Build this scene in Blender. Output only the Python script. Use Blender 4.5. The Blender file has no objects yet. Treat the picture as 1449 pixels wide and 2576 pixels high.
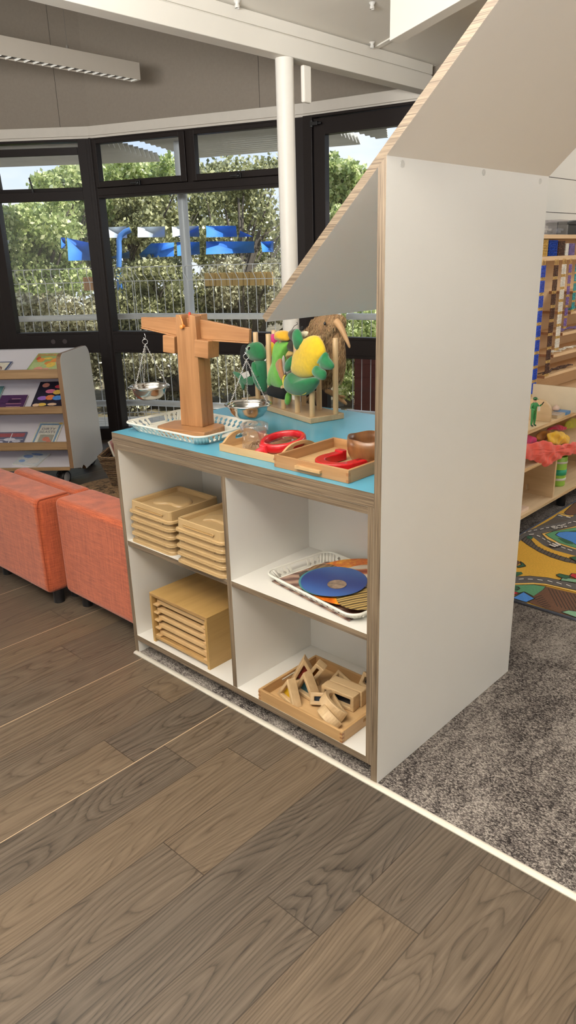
import bpy, bmesh, math, random
from mathutils import Vector, Matrix
random.seed(7)
scene = bpy.context.scene
COL = scene.collection
PI = math.pi
# ------------------------------------------------------------------ camera
CP = (0.8679, -1.201, 1.2311); YAW, PITCH, ROLL, FPX = 0.7606, -0.3358, -0.029, 1828.81
cF = Vector((-math.sin(YAW)*math.cos(PITCH), math.cos(YAW)*math.cos(PITCH), math.sin(PITCH)))
cR0 = cF.cross(Vector((0, 0, 1))).normalized(); cU0 = cR0.cross(cF)
cR = math.cos(ROLL)*cR0 + math.sin(ROLL)*cU0
cU = -math.sin(ROLL)*cR0 + math.cos(ROLL)*cU0
cC = Vector(CP)
cd = bpy.data.cameras.new('camera'); cam = bpy.data.objects.new('camera', cd); COL.objects.link(cam)
cd.sensor_fit = 'HORIZONTAL'; cd.sensor_width = 36.0; cd.lens = FPX*36.0/1449.0
cd.clip_start = 0.05; cd.clip_end = 200
m = Matrix.Identity(4)
for i in range(3):
    m[i][0] = cR[i]; m[i][1] = cU[i]; m[i][2] = -cF[i]; m[i][3] = cC[i]
cam.matrix_world = m
scene.camera = cam

def ray(x, y): return cF + cR*((x-724.5)/FPX) - cU*((y-1288)/FPX)
def P(x, y, pt, n):
    d = ray(x, y); n = Vector(n); t = (Vector(pt)-cC).dot(n)/d.dot(n); return cC + d*t
def PZ(x, y, z): return P(x, y, (0, 0, z), (0, 0, 1))
def PX(x, y, v): return P(x, y, (v, 0, 0), (1, 0, 0))
def PY(x, y, v): return P(x, y, (0, v, 0), (0, 1, 0))
def PD(x, y, dep): return cC + ray(x, y)*dep
def V(*a): return Vector(a)

# ------------------------------------------------------------------ mesh builder
class MB:
    def __init__(s): s.v = []; s.f = []; s.m = []; s.sm = []; s.M = Matrix.Identity(4)
    def add(s, vs, fs, mi=0, smooth=False):
        b = len(s.v)
        for p in vs: s.v.append(tuple(s.M @ Vector(p)))
        for k, f in enumerate(fs):
            s.f.append([b+i for i in f]); s.m.append(mi[k] if isinstance(mi, (list, tuple)) else mi); s.sm.append(smooth)
        return s
    def box(s, x0, x1, y0, y1, z0, z1, mi=0):
        vs = [(x0,y0,z0),(x1,y0,z0),(x1,y1,z0),(x0,y1,z0),(x0,y0,z1),(x1,y0,z1),(x1,y1,z1),(x0,y1,z1)]
        return s.add(vs, [(0,3,2,1),(4,5,6,7),(0,1,5,4),(1,2,6,5),(2,3,7,6),(3,0,4,7)], mi)
    def board(s, x0, x1, y0, y1, z0, z1, face=0):
        """laminated board: white faces on the thin axis, ply edges elsewhere. mats: 0 face,1 edge x,2 edge y,3 edge z"""
        d = (x1-x0, y1-y0, z1-z0); thin = d.index(min(d))
        def e(ax):
            if ax == thin: return face
            o = [k for k in range(3) if k != ax and k != thin][0]
            return o+1
        return s.box(x0, x1, y0, y1, z0, z1, [e(2), e(2), e(1), e(0), e(1), e(0)])
    def prism(s, poly, a0, a1, ax='z', mi=0, side=None, smooth=False):
        n = len(poly)
        def pt(p, a): return (p[0],p[1],a) if ax == 'z' else ((p[0],a,p[1]) if ax == 'y' else (a,p[0],p[1]))
        vs = [pt(p, a0) for p in poly]+[pt(p, a1) for p in poly]
        s.add(vs, [list(range(n))[::-1], [n+i for i in range(n)]], mi)
        b = len(s.v)-2*n
        for i in range(n):
            j = (i+1) % n
            s.f.append([b+i, b+j, b+n+j, b+n+i])
            s.m.append((side[i] if isinstance(side, (list, tuple)) else side) if side is not None else mi); s.sm.append(smooth)
        return s
    def ringprism(s, outer, inner, a0, a1, ax='z', mi=0):
        """frame: outer and inner loops of the same length"""
        n = len(outer)
        def pt(p, a): return (p[0],p[1],a) if ax == 'z' else ((p[0],a,p[1]) if ax == 'y' else (a,p[0],p[1]))
        vs = [pt(p,a0) for p in outer]+[pt(p,a0) for p in inner]+[pt(p,a1) for p in outer]+[pt(p,a1) for p in inner]
        fs = []
        for i in range(n):
            j = (i+1) % n
            fs += [(i, n+i, n+j, j), (2*n+i, 2*n+j, 3*n+j, 3*n+i), (i, j, 2*n+j, 2*n+i), (n+i, 3*n+i, 3*n+j, n+j)]
        return s.add(vs, fs, mi)
    def tube(s, pts, r, seg=8, mi=0, caps=True, smooth=True, closed=False):
        pts = [Vector(p) for p in pts]; n = len(pts)
        rs = r if isinstance(r, (list, tuple)) else [r]*n
        vs = []; up = None
        for i, p in enumerate(pts):
            if closed: t = pts[(i+1) % n]-pts[i-1]
            else: t = (pts[min(i+1, n-1)]-pts[max(i-1, 0)])
            t = t.normalized() if t.length > 1e-9 else Vector((0, 0, 1))
            if up is None:
                up = Vector((0, 0, 1)) if abs(t.z) < .9 else Vector((1, 0, 0))
            a = (up - t*up.dot(t)).normalized(); up = a; b = t.cross(a)
            for k in range(seg):
                q = 2*PI*k/seg; vs.append(p+(a*math.cos(q)+b*math.sin(q))*rs[i])
        fs = []
        for i in range(n if closed else n-1):
            i2 = (i+1) % n
            for k in range(seg):
                k2 = (k+1) % seg; fs.append((i*seg+k, i*seg+k2, i2*seg+k2, i2*seg+k))
        s.add(vs, fs, mi, smooth)
        if caps and not closed:
            s.add([vs[k] for k in range(seg)], [list(range(seg))[::-1]], mi)
            s.add([vs[(n-1)*seg+k] for k in range(seg)], [list(range(seg))], mi)
        return s
    def lathe(s, prof, seg=32, c=(0, 0, 0), mi=0, smooth=True, wob=None):
        vs = []; n = len(prof)
        for (r, z) in prof:
            for k in range(seg):
                q = 2*PI*k/seg; rr = r; zz = z
                if wob: rr, zz = wob(r, z, q)
                vs.append((c[0]+rr*math.cos(q), c[1]+rr*math.sin(q), c[2]+zz))
        fs = []
        for i in range(n-1):
            for k in range(seg):
                k2 = (k+1) % seg; fs.append((i*seg+k, i*seg+k2, (i+1)*seg+k2, (i+1)*seg+k))
        return s.add(vs, fs, mi, smooth)
    def cyl(s, c, r, h, seg=24, mi=0, smooth=True):
        s.lathe([(r, 0), (r, h)], seg, c, mi, smooth)
        s.add([(c[0]+r*math.cos(2*PI*k/seg), c[1]+r*math.sin(2*PI*k/seg), c[2]+h) for k in range(seg)], [list(range(seg))], mi)
        s.add([(c[0]+r*math.cos(2*PI*k/seg), c[1]+r*math.sin(2*PI*k/seg), c[2]) for k in range(seg)], [list(range(seg))[::-1]], mi)
        return s
    def ell(s, c, r, seg=16, rings=10, mi=0):
        vs = [(c[0], c[1], c[2]-r[2])]
        for i in range(1, rings):
            a = -PI/2+PI*i/rings
            for k in range(seg):
                q = 2*PI*k/seg; vs.append((c[0]+r[0]*math.cos(a)*math.cos(q), c[1]+r[1]*math.cos(a)*math.sin(q), c[2]+r[2]*math.sin(a)))
        vs.append((c[0], c[1], c[2]+r[2])); fs = []
        for k in range(seg): fs.append((0, 1+(k+1) % seg, 1+k))
        for i in range(rings-2):
            for k in range(seg):
                k2 = (k+1) % seg; fs.append((1+i*seg+k, 1+i*seg+k2, 1+(i+1)*seg+k2, 1+(i+1)*seg+k))
        b = 1+(rings-2)*seg
        for k in range(seg): fs.append((b+k, b+(k+1) % seg, len(vs)-1))
        return s.add(vs, fs, mi, True)
    def pillow(s, out, th, cen=None, off=0.0, rings=6, mi=0, ax='y', sub=2):
        """plush shape: outline (2D) inflated to half-thickness th. ax: outline lies in (x,z)"""
        pts = [Vector(p) for p in out]
        for _ in range(sub):      # Chaikin smoothing
            q = []
            for i in range(len(pts)):
                a, b = pts[i], pts[(i+1) % len(pts)]
                q += [a*.75+b*.25, a*.25+b*.75]
            pts = q
        c = Vector(cen) if cen else sum(pts, Vector((0, 0)))/len(pts)
        n = len(pts); vs = []; idx = []
        def pt(p, y): return (p[0], y+off, p[1])
        for sgn in (1, -1):
            for k in range(rings):
                a = PI/2*k/rings; sc = math.cos(a); y = th*math.sin(a)*sgn
                if sgn == -1 and k == 0: continue
                idx.append((sgn, k, len(vs)))
                for p in pts: vs.append(pt(c+(p-c)*sc, y))
        fs = []
        st = {(g, k): b for g, k, b in idx}; st[(-1, 0)] = st[(1, 0)]
        for sgn in (1, -1):
            for k in range(rings-1):
                a, b = st[(sgn, k)], st[(sgn, k+1)]
                for i in range(n):
                    j = (i+1) % n; f = (a+i, a+j, b+j, b+i); fs.append(f if sgn == -1 else f[::-1])
            vs.append(pt(c, th*sgn)); tip = len(vs)-1; b = st[(sgn, rings-1)]
            for i in range(n):
                j = (i+1) % n; f = (b+i, b+j, tip); fs.append(f if sgn == -1 else f[::-1])
        return s.add(vs, fs, mi, True)
    def build(s, name, mats, parent=None, loc=None, bevel=0, seg=2, fix=True):
        me = bpy.data.meshes.new(name); me.from_pydata(s.v, [], s.f)
        me.polygons.foreach_set('material_index', s.m); me.polygons.foreach_set('use_smooth', s.sm)
        for mm in (mats if isinstance(mats, (list, tuple)) else [mats]): me.materials.append(mm)
        if fix:
            bm = bmesh.new(); bm.from_mesh(me)
            bmesh.ops.recalc_face_normals(bm, faces=bm.faces); bm.to_mesh(me); bm.free()
        me.update()
        o = bpy.data.objects.new(name, me); COL.objects.link(o)
        if parent is not None: o.parent = parent
        if loc is not None: o.location = loc
        if bevel:
            b = o.modifiers.new('bevel', 'BEVEL'); b.width = bevel; b.segments = seg; b.limit_method = 'ANGLE'; b.angle_limit = math.radians(35)
        return o

def tag(o, label=None, cat=None, group=None, kind=None):
    if label: o['label'] = label
    if cat: o['category'] = cat
    if group: o['group'] = group
    if kind: o['kind'] = kind
    return o
def thing(name, label, cat, loc=(0, 0, 0), rot=0, group=None):
    o = bpy.data.objects.new(name, None); COL.objects.link(o); o.location = loc
    o.rotation_euler = rot if isinstance(rot, (tuple, list)) else (0, 0, rot)
    o.empty_display_size = .05
    return tag(o, label, cat, group)
def struct(name, mb, mats, bevel=0, parent=None):
    o = mb.build(name, mats, parent, bevel=bevel)
    if parent is None: o['kind'] = 'structure'
    return o
def dup(o, loc=None, label=None, parent=None):
    c = o.copy(); COL.objects.link(c)
    if parent is not None: c.parent = parent
    if loc is not None: c.location = loc
    if label: c['label'] = label
    for ch in list(o.children): dup(ch, parent=c)
    return c
def mbat(origin, rot=0):
    b = MB(); b.M = Matrix.Translation(origin) @ Matrix.Rotation(rot, 4, 'Z'); return b

# ------------------------------------------------------------------ materials
def lin(c): c = c/255.0; return c/12.92 if c <= .04045 else ((c+.055)/1.055)**2.4
def S(r, g, b, k=1.0): return (min(1, lin(r)*k), min(1, lin(g)*k), min(1, lin(b)*k), 1)
def nodes(name):
    m = bpy.data.materials.new(name); m.use_nodes = True; nt = m.node_tree
    return m, nt, nt.nodes['Principled BSDF'], nt.nodes['Material Output']
def N(nt, t, **kw):
    n = nt.nodes.new(t)
    for k, v in kw.items():
        if k in n.inputs.keys() if hasattr(n.inputs, 'keys') else False: n.inputs[k].default_value = v
        else: setattr(n, k, v)
    return n
def L(nt, a, b): nt.links.new(a, b)
def coords(nt, sc=(1, 1, 1), kind='Object', rot=(0, 0, 0), loc=(0, 0, 0)):
    tc = nt.nodes.new('ShaderNodeTexCoord'); mp = nt.nodes.new('ShaderNodeMapping')
    mp.inputs['Scale'].default_value = sc; mp.inputs['Rotation'].default_value = rot; mp.inputs['Location'].default_value = loc
    L(nt, tc.outputs[kind], mp.inputs['Vector']); return mp.outputs['Vector']
def ramp(nt, stops, interp='LINEAR'):
    r = nt.nodes.new('ShaderNodeValToRGB'); r.color_ramp.interpolation = interp
    e = r.color_ramp.elements
    while len(e) < len(stops): e.new(.5)
    for k, (p, c) in enumerate(stops): e[k].position = p; e[k].color = c
    return r
def noise(nt, vec, scale=5, detail=4, rough=.55, dist=0):
    n = nt.nodes.new('ShaderNodeTexNoise'); n.inputs['Scale'].default_value = scale; n.inputs['Detail'].default_value = detail
    n.inputs['Roughness'].default_value = rough; n.inputs['Distortion'].default_value = dist; L(nt, vec, n.inputs['Vector']); return n
def bump(nt, bs, h, strength=.3, dist=.002):
    b = nt.nodes.new('ShaderNodeBump'); b.invert = strength < 0; b.inputs['Strength'].default_value = abs(strength); b.inputs['Distance'].default_value = dist
    L(nt, h, b.inputs['Height']); L(nt, b.outputs['Normal'], bs.inputs['Normal']); return b
def sc(c, k): return (min(1, c[0]*k), min(1, c[1]*k), min(1, c[2]*k), 1)
MATS = {}
def plain(name, c, rough=.5, metal=0, var=.06, scale=25, st=(1, 1, 1), bmp=0, bd=.001, spec=.5, trans=0, c2=None, alpha=1, sheen=0, coat=0):
    if name in MATS: return MATS[name]
    m, nt, bs, out = nodes(name)
    v = coords(nt, st); n = noise(nt, v, scale, 4)
    r = ramp(nt, [(.3, c2 if c2 else sc(c, 1-var)), (.7, c if c2 else sc(c, 1+var))]); L(nt, n.outputs['Fac'], r.inputs['Fac'])
    L(nt, r.outputs['Color'], bs.inputs['Base Color'])
    bs.inputs['Roughness'].default_value = rough; bs.inputs['Metallic'].default_value = metal
    bs.inputs['Specular IOR Level'].default_value = spec; bs.inputs['Transmission Weight'].default_value = trans; bs.inputs['Alpha'].default_value = alpha
    bs.inputs['Sheen Weight'].default_value = sheen; bs.inputs['Coat Weight'].default_value = coat
    if bmp: bump(nt, bs, n.outputs['Fac'], bmp, bd)
    MATS[name] = m; return m
def wood(name, c1, c2, axis=0, fine=60, rough=.45, along=2.0, big=.5, bmp=.1, contrast=(.35, .65)):
    if name in MATS: return MATS[name]
    m, nt, bs, out = nodes(name)
    s = [fine]*3; s[axis] = along
    v = coords(nt, tuple(s)); n = noise(nt, v, 1.0, 5, .6, .3)
    s2 = [fine*.15]*3; s2[axis] = along*.5
    v2 = coords(nt, tuple(s2)); n2 = noise(nt, v2, 1.0, 2, .5, .6)
    mx = nt.nodes.new('ShaderNodeMath'); mx.operation = 'MULTIPLY_ADD'; L(nt, n2.outputs['Fac'], mx.inputs[0]); mx.inputs[1].default_value = big
    ad = nt.nodes.new('ShaderNodeMath'); ad.operation = 'MULTIPLY'; ad.inputs[1].default_value = 1-big; L(nt, n.outputs['Fac'], ad.inputs[0])
    L(nt, ad.outputs[0], mx.inputs[2])
    r = ramp(nt, [(contrast[0], c1), (contrast[1], c2)]); L(nt, mx.outputs[0], r.inputs['Fac'])
    L(nt, r.outputs['Color'], bs.inputs['Base Color']); bs.inputs['Roughness'].default_value = rough
    if bmp: bump(nt, bs, n.outputs['Fac'], bmp, .001)
    MATS[name] = m; return m

K = 1.35
WHITE = plain('white_laminate', S(208, 206, 201, 1.34), .38, var=.015, scale=3)
WALLW = plain('white_paint', S(205, 201, 192, 1.2), .6, var=.02, scale=4)
PLYX = wood('ply_edge_x', S(80, 65, 49, .78), S(146, 127, 104, .80), 0, 330, .5, 5, .12, .12, (.36, .64))
PLYY = wood('ply_edge_y', S(80, 65, 49, .78), S(146, 127, 104, .80), 1, 330, .5, 5, .12, .12, (.36, .64))
PLYZ = wood('ply_edge_z', S(80, 65, 49, .78), S(146, 127, 104, .80), 2, 330, .5, 5, .12, .12, (.36, .64))
BLUE = plain('blue_laminate', S(82, 152, 178, 1.08), .26, var=.03, scale=3, spec=.45)
BRONZE = plain('dark_bronze_aluminium', S(32, 25, 23), .45, metal=.0, var=.08, scale=8, spec=.22)
BRONZE2 = plain('dark_bronze_line', S(70, 60, 58), .35, var=.05)
CHROME = plain('chrome', S(215, 215, 215), .12, 1, var=.01)
STEEL = plain('polished_steel', S(184, 180, 174), .17, 1, var=.02)
BEECHX = wood('beech_x', S(128, 92, 58, 1.1), S(168, 128, 88, 1.1), 0, 70, .4, 4)
BEECHY = wood('beech_y', S(128, 92, 58, 1.1), S(168, 128, 88, 1.1), 1, 70, .4, 4)
BEECHZ = wood('beech_z', S(128, 92, 58, 1.1), S(168, 128, 88, 1.1), 2, 70, .4, 4)
TAN = plain('tan_plastic', S(172, 145, 104, 1.0), .35, var=.03, scale=10)
WPLAST = plain('white_plastic', S(215, 214, 205, 1.25), .4, var=.02)
BLACK = plain('black_plastic', S(22, 21, 22), .4, var=.1)
BLACKFAB = plain('black_plush', S(14, 13, 14), .95, var=.3, scale=200, bmp=.2)

# ---------------------------------------------------------------- vinyl planks
def vinyl():
    m, nt, bs, out = nodes('vinyl_oak_planks')
    tc = nt.nodes.new('ShaderNodeTexCoord'); sx = nt.nodes.new('ShaderNodeSeparateXYZ'); L(nt, tc.outputs['Object'], sx.inputs[0])
    def M(op, a, b=None, c=None):
        n = nt.nodes.new('ShaderNodeMath'); n.operation = op
        for i, x in enumerate((a, b, c)):
            if x is None: continue
            if isinstance(x, (int, float)): n.inputs[i].default_value = x
            else: L(nt, x, n.inputs[i])
        return n.outputs[0]
    PW, PL = .1395, 1.02
    rx = M('DIVIDE', M('ADD', sx.outputs['X'], .9445), PW)
    row = M('FLOOR', rx); fx = M('FRACT', rx)
    # end-joint position per row
    rng = random.Random(5)
    known = {2: -.345, 4: -.144, 5: -.467, 9: -.058, 7: -.416, -2: -.148}
    stops = []
    for r_ in range(-10, 18):
        y = known.get(r_, -rng.random()*PL)
        stops.append((((r_+10)+.02)/32.0, (((-y) % PL)/PL,)*3+(1,)))
    rp = ramp(nt, stops, 'CONSTANT')
    L(nt, M('DIVIDE', M('ADD', row, 10.5), 32.0), rp.inputs['Fac'])
    ly = M('ADD', M('DIVIDE', sx.outputs['Y'], PL), rp.outputs['Color'])
    pk = M('FLOOR', ly); fy = M('FRACT', ly)
    wn = nt.nodes.new('ShaderNodeTexWhiteNoise'); wn.noise_dimensions = '2D'
    cb = nt.nodes.new('ShaderNodeCombineXYZ'); L(nt, row, cb.inputs[0]); L(nt, pk, cb.inputs[1]); L(nt, cb.outputs[0], wn.inputs['Vector'])
    rnd = wn.outputs['Value']
    # grain contours
    c2 = nt.nodes.new('ShaderNodeCombineXYZ')
    L(nt, M('MULTIPLY_ADD', fx, .9, M('MULTIPLY', rnd, 37.0)), c2.inputs[0]); L(nt, M('MULTIPLY', sx.outputs['Y'], 1.25), c2.inputs[1]); L(nt, M('MULTIPLY', rnd, 91.0), c2.inputs[2])
    n1 = noise(nt, c2.outputs[0], 1.3, 1.5, .4, .15)
    c3 = nt.nodes.new('ShaderNodeCombineXYZ')
    L(nt, M('MULTIPLY', sx.outputs['X'], 160), c3.inputs[0]); L(nt, M('MULTIPLY', sx.outputs['Y'], 5), c3.inputs[1]); L(nt, M('MULTIPLY', rnd, 50), c3.inputs[2])
    n2 = noise(nt, c3.outputs[0], 1.0, 3, .6)
    cen = M('MULTIPLY', M('POWER', M('ABSOLUTE', M('SUBTRACT', fx, .5)), 1.5), .55)
    ring = M('FRACT', M('MULTIPLY', M('ADD', M('ADD', n1.outputs['Fac'], cen), M('MULTIPLY', n2.outputs['Fac'], .014)), 22.0))
    rr = ramp(nt, [(0, (.25,)*3+(1,)), (.12, (.55,)*3+(1,)), (.6, (.85,)*3+(1,)), (.93, (.7,)*3+(1,)), (1, (.25,)*3+(1,))]); L(nt, ring, rr.inputs['Fac'])
    n3 = noise(nt, c3.outputs[0], .35, 3, .6)
    g = M('ADD', M('MULTIPLY', rr.outputs['Color'], .44), M('ADD', M('MULTIPLY', n2.outputs['Fac'], .52), M('MULTIPLY', n3.outputs['Fac'], .30)))
    g = M('ADD', g, M('MULTIPLY', M('SUBTRACT', rnd, .5), .20))
    cr = ramp(nt, [(.30, S(44, 37, 30, .52)), (.58, S(96, 83, 69, .55)), (.95, S(132, 116, 99, .58))]); L(nt, g, cr.inputs['Fac'])
    wn2 = nt.nodes.new('ShaderNodeHueSaturation'); L(nt, cr.outputs['Color'], wn2.inputs['Color'])
    L(nt, M('MULTIPLY_ADD', wn.outputs['Value'], .3, .84), wn2.inputs['Saturation'])
    # seams
    ex = M('MINIMUM', fx, M('SUBTRACT', 1.0, fx)); ey = M('MINIMUM', fy, M('SUBTRACT', 1.0, fy))
    se = M('MAXIMUM', M('LESS_THAN', ex, .009), M('LESS_THAN', ey, .0012))
    mix = nt.nodes.new('ShaderNodeMix'); mix.data_type = 'RGBA'; L(nt, M('MULTIPLY', se, .75), mix.inputs['Factor'])
    L(nt, wn2.outputs['Color'], mix.inputs['A']); mix.inputs['B'].default_value = S(45, 36, 28)
    # pale glue line on every third long seam (sheet joins)
    sheet = M('LESS_THAN', M('ABSOLUTE', M('SUBTRACT', M('MODULO', M('ADD', rx, 30.0), 3.0), 0.0)), .022)
    left = M('LESS_THAN', sx.outputs['X'], -.45)
    mix2 = nt.nodes.new('ShaderNodeMix'); mix2.data_type = 'RGBA'; L(nt, M('MULTIPLY', M('MULTIPLY', sheet, left), .75), mix2.inputs['Factor'])
    L(nt, mix.outputs['Result'], mix2.inputs['A']); mix2.inputs['B'].default_value = S(190, 165, 135)
    L(nt, mix2.outputs['Result'], bs.inputs['Base Color'])
    bs.inputs['Roughness'].default_value = .42; bs.inputs['Specular IOR Level'].default_value = .4
    h = M('SUBTRACT', M('ADD', M('MULTIPLY', rr.outputs['Color'], .5), n2.outputs['Fac']), se)
    bump(nt, bs, h, .22, .0012)
    return m
VINYL = vinyl()

def carpet():
    m, nt, bs, out = nodes('grey_loop_carpet')
    vo = nt.nodes.new('ShaderNodeTexVoronoi'); vo.inputs['Scale'].default_value = 230; L(nt, coords(nt, (1, 1.35, 1)), vo.inputs['Vector'])
    n1 = noise(nt, coords(nt, (7, 3, 1)), 1, 3, .6); n3 = noise(nt, coords(nt, (40, 14, 1)), 1, 3, .6)
    br = nt.nodes.new('ShaderNodeTexBrick'); br.offset = 0; br.inputs['Scale'].default_value = 1; br.inputs['Brick Width'].default_value = .25; br.inputs['Row Height'].default_value = .5
    br.inputs['Mortar Size'].default_value = 0; br.inputs['Color1'].default_value = (0, 0, 0, 1); br.inputs['Color2'].default_value = (1, 1, 1, 1); L(nt, coords(nt, loc=(.12, .18, 0)), br.inputs['Vector'])
    def M(op, a, b=None, c=None):
        n = nt.nodes.new('ShaderNodeMath'); n.operation = op
        for i, x in enumerate((a, b, c)):
            if x is None: continue
            if isinstance(x, (int, float)): n.inputs[i].default_value = x
            else: L(nt, x, n.inputs[i])
        return n.outputs[0]
    rs = nt.nodes.new('ShaderNodeSeparateColor'); L(nt, vo.outputs['Color'], rs.inputs[0])
    g = M('ADD', M('MULTIPLY', rs.outputs[0], .34), M('ADD', M('MULTIPLY', n1.outputs['Fac'], .55), M('MULTIPLY', n3.outputs['Fac'], .38)))
    g = M('ADD', g, M('MULTIPLY', br.outputs['Color'], .14)); g = M('SUBTRACT', g, M('MULTIPLY', vo.outputs['Distance'], .22))
    r = ramp(nt, [(.33, S(46, 41, 40, .85)), (.52, S(102, 95, 91, .92)), (.76, S(158, 150, 142, .98))]); L(nt, g, r.inputs['Fac'])
    L(nt, r.outputs['Color'], bs.inputs['Base Color']); bs.inputs['Roughness'].default_value = .95; bs.inputs['Specular IOR Level'].default_value = .1
    bump(nt, bs, vo.outputs['Distance'], -.7, .003)
    return m
CARPET = carpet()

# ================================================================= ROOM SHELL
b = MB(); b.box(-7, 4, -4.5, 6, -.06, 0); 
# the vinyl floor ends at the window facade
floor_poly = [(-7, -4.5), (4, -4.5), (4, 6), (-.86, 6), (-.86, 2.70), (-2.27, 2.36), (-3.642, 1.80), (-7, -1.08)]
b = MB(); b.prism(floor_poly, -.06, 0); struct('floor', b, VINYL)
b = MB(); b.box(-.99, 3.5, .002, 5.9, .0005, .0035); o = struct('floor_carpet', b, CARPET)
# white edging strip between vinyl and carpet
tr = MB(); prof = [(-.014, .0), (-.0125, .0035), (-.008, .006), (-.002, .0062), (.003, .005), (.005, .0)]
tr.prism([(p[0]-.001, p[1]) for p in prof], -.992, 3.2, 'x', smooth=True); struct('trim_1', tr, plain('cream_vinyl_strip', S(225, 217, 203, 1.3), .4, var=.04, scale=12))

# window facets: local frame (s along wall, n towards the room, z)
def facet(O, deg):
    a = math.radians(deg); return Matrix.Translation(O) @ Matrix.Rotation(a, 4, 'Z')   # x = s, y = outwards
FB = V(-3.642, 1.779, 0)
M1 = facet(FB, 40.75); M2 = facet(FB, 22.0)
FJ = FB + V(math.cos(math.radians(22)), math.sin(math.radians(22)), 0)*1.48
M3 = facet(FJ, 13.0)
GREY = plain('grey_pinboard', S(128, 119, 108, 1.2), .9, var=.04, scale=60, bmp=.1)
SEAM = plain('seam_shadow', S(70, 64, 58), .9)
for k, (mm, s0, s1, seams) in enumerate(((M1, -3.2, 0.0, (-.189, -1.4)), (M2, 0.0, 1.48, (1.20,)), (M3, 0.0, 1.36, ()))):
    b = MB(); b.M = mm
    b.box(s0, s1, 0, .08, 2.07, 3.1, 0)
    for sm_ in seams: b.box(sm_-.0012, sm_+.0012, -.0008, .001, 2.07, 3.1, 1)
    struct('wall_back', b, [GREY, SEAM])
    b = MB(); b.M = mm
    b.box(s0, s1+.004, -.022, .05, 2.012, 2.068, 0); b.box(s0, s1+.004, -.014, .05, 1.998, 2.012, 0)
    struct('trim_2', b, plain('white_trim', S(186, 180, 170, 1.25), .5, var=.02), .002)

# glass
def glassmat():
    m, nt, bs, out = nodes('window_glass'); nt.nodes.remove(bs)
    t = nt.nodes.new('ShaderNodeBsdfTransparent'); t.inputs['Color'].default_value = (.95, .97, .96, 1)
    g = nt.nodes.new('ShaderNodeBsdfGlossy'); g.inputs['Roughness'].default_value = .0
    n = noise(nt, coords(nt, (1, 1, 1)), 3); r = ramp(nt, [(0, (.9, .9, .9, 1)), (1, (1, 1, 1, 1))]); L(nt, n.outputs['Fac'], r.inputs['Fac']); L(nt, r.outputs['Color'], g.inputs['Color'])
    f = nt.nodes.new('ShaderNodeFresnel'); f.inputs['IOR'].default_value = 1.45
    mx = nt.nodes.new('ShaderNodeMixShader'); L(nt, f.outputs[0], mx.inputs[0]); L(nt, t.outputs[0], mx.inputs[1]); L(nt, g.outputs[0], mx.inputs[2])
    L(nt, mx.outputs[0], out.inputs['Surface']); return m
GLASS = glassmat()

def frame_rect(b, s0, s1, z0, z1, w, y0, y1, mi=0):
    ws = w if isinstance(w, (tuple, list)) else (w,)*4   # left,right,bottom,top
    b.box(s0, s0+ws[0], y0, y1, z0, z1, mi); b.box(s1-ws[1], s1, y0, y1, z0, z1, mi)
    b.box(s0+ws[0], s1-ws[1], y0, y1, z0, z0+ws[2], mi); b.box(s0+ws[0], s1-ws[1], y0, y1, z1-ws[3], z1, mi)
def win_root(name, mm):
    o = bpy.data.objects.new(name, None); COL.objects.link(o); o.matrix_world = mm; o['kind'] = 'structure'; return o
def pane(parent, s0, s1, z0, z1, y=.035):
    b = MB(); b.add([(s0, y, z0), (s1, y, z0), (s1, y, z1), (s0, y, z1)], [(0, 1, 2, 3)]); b.build('window_pane', GLASS, parent, fix=False)
def handle(parent, s, z, y=-.012):
    b = MB(); b.box(s-.016, s+.016, y-.012, y+.014, z-.012, z+.016); b.box(s-.05, s+.008, y-.022, y-.010, z-.004, z+.008); b.ell((s, y-.012, z), (.013, .012, .013), 10, 6)
    b.build('window_handle', BLACK, parent, bevel=.002)

# window 1: left facet, transom sash ajar over a fixed pane over a low pane
def bay_left(name, off):
    w = win_root(name, M1 @ Matrix.Translation((off, 0, 0)))
    b = MB(); 
    b.box(-.085, -.03, -.01, .07, 0, 2.0); b.box(-.745, -.672, -.01, .07, 0, 2.0)
    b.box(-.672, -.085, -.01, .07, 1.636, 1.69); b.box(-.672, -.085, -.01, .07, 1.984, 2.0)
    b.box(-.672, -.085, -.01, .07, .634, .78); b.box(-.672, -.085, -.01, .07, 0, .085)
    b.box(-.60, -.14, -.013, -.009, .765, .768); b.box(-.6, -.14, -.013, -.009, .648, .651)
    b.build('window_frame', BRONZE, w, bevel=.003)
    h = MB()
    for sx_ in (-.415, -.332):
        h.M = Matrix.Translation((sx_, -.0105, .718)) @ Matrix.Rotation(PI/2, 4, 'X'); h.cyl((0, 0, 0), .016, .002, 20)
    h.build('window_cap', BRONZE2, w)
    sash = bpy.data.objects.new('window_sash', None); COL.objects.link(sash); sash.parent = w; sash.location = (0, .02, 1.955); sash.rotation_euler = (math.radians(5), 0, 0)
    b = MB(); frame_rect(b, -.672, -.087, -.268, 0, (.018, .012, .028, .045), -.005, .035); b.build('window_sash_frame', BRONZE, sash, bevel=.002)
    b = MB(); b.add([(-.655, .015, -.24), (-.1, .015, -.24), (-.1, .015, -.045), (-.655, .015, -.045)], [(0, 1, 2, 3)]); b.build('window_sash_pane', GLASS, sash, fix=False)
    b = MB(); b.tube([(-.42, -.005, 1.69), (-.435, -.006, 1.78)], .006, 8); b.build('window_stay', BLACK, w)
    pane(w, -.672, -.085, .78, 1.636); pane(w, -.672, -.085, .085, .634)
bay_left('window_1', 0); bay_left('window_2', -.715)
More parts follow.
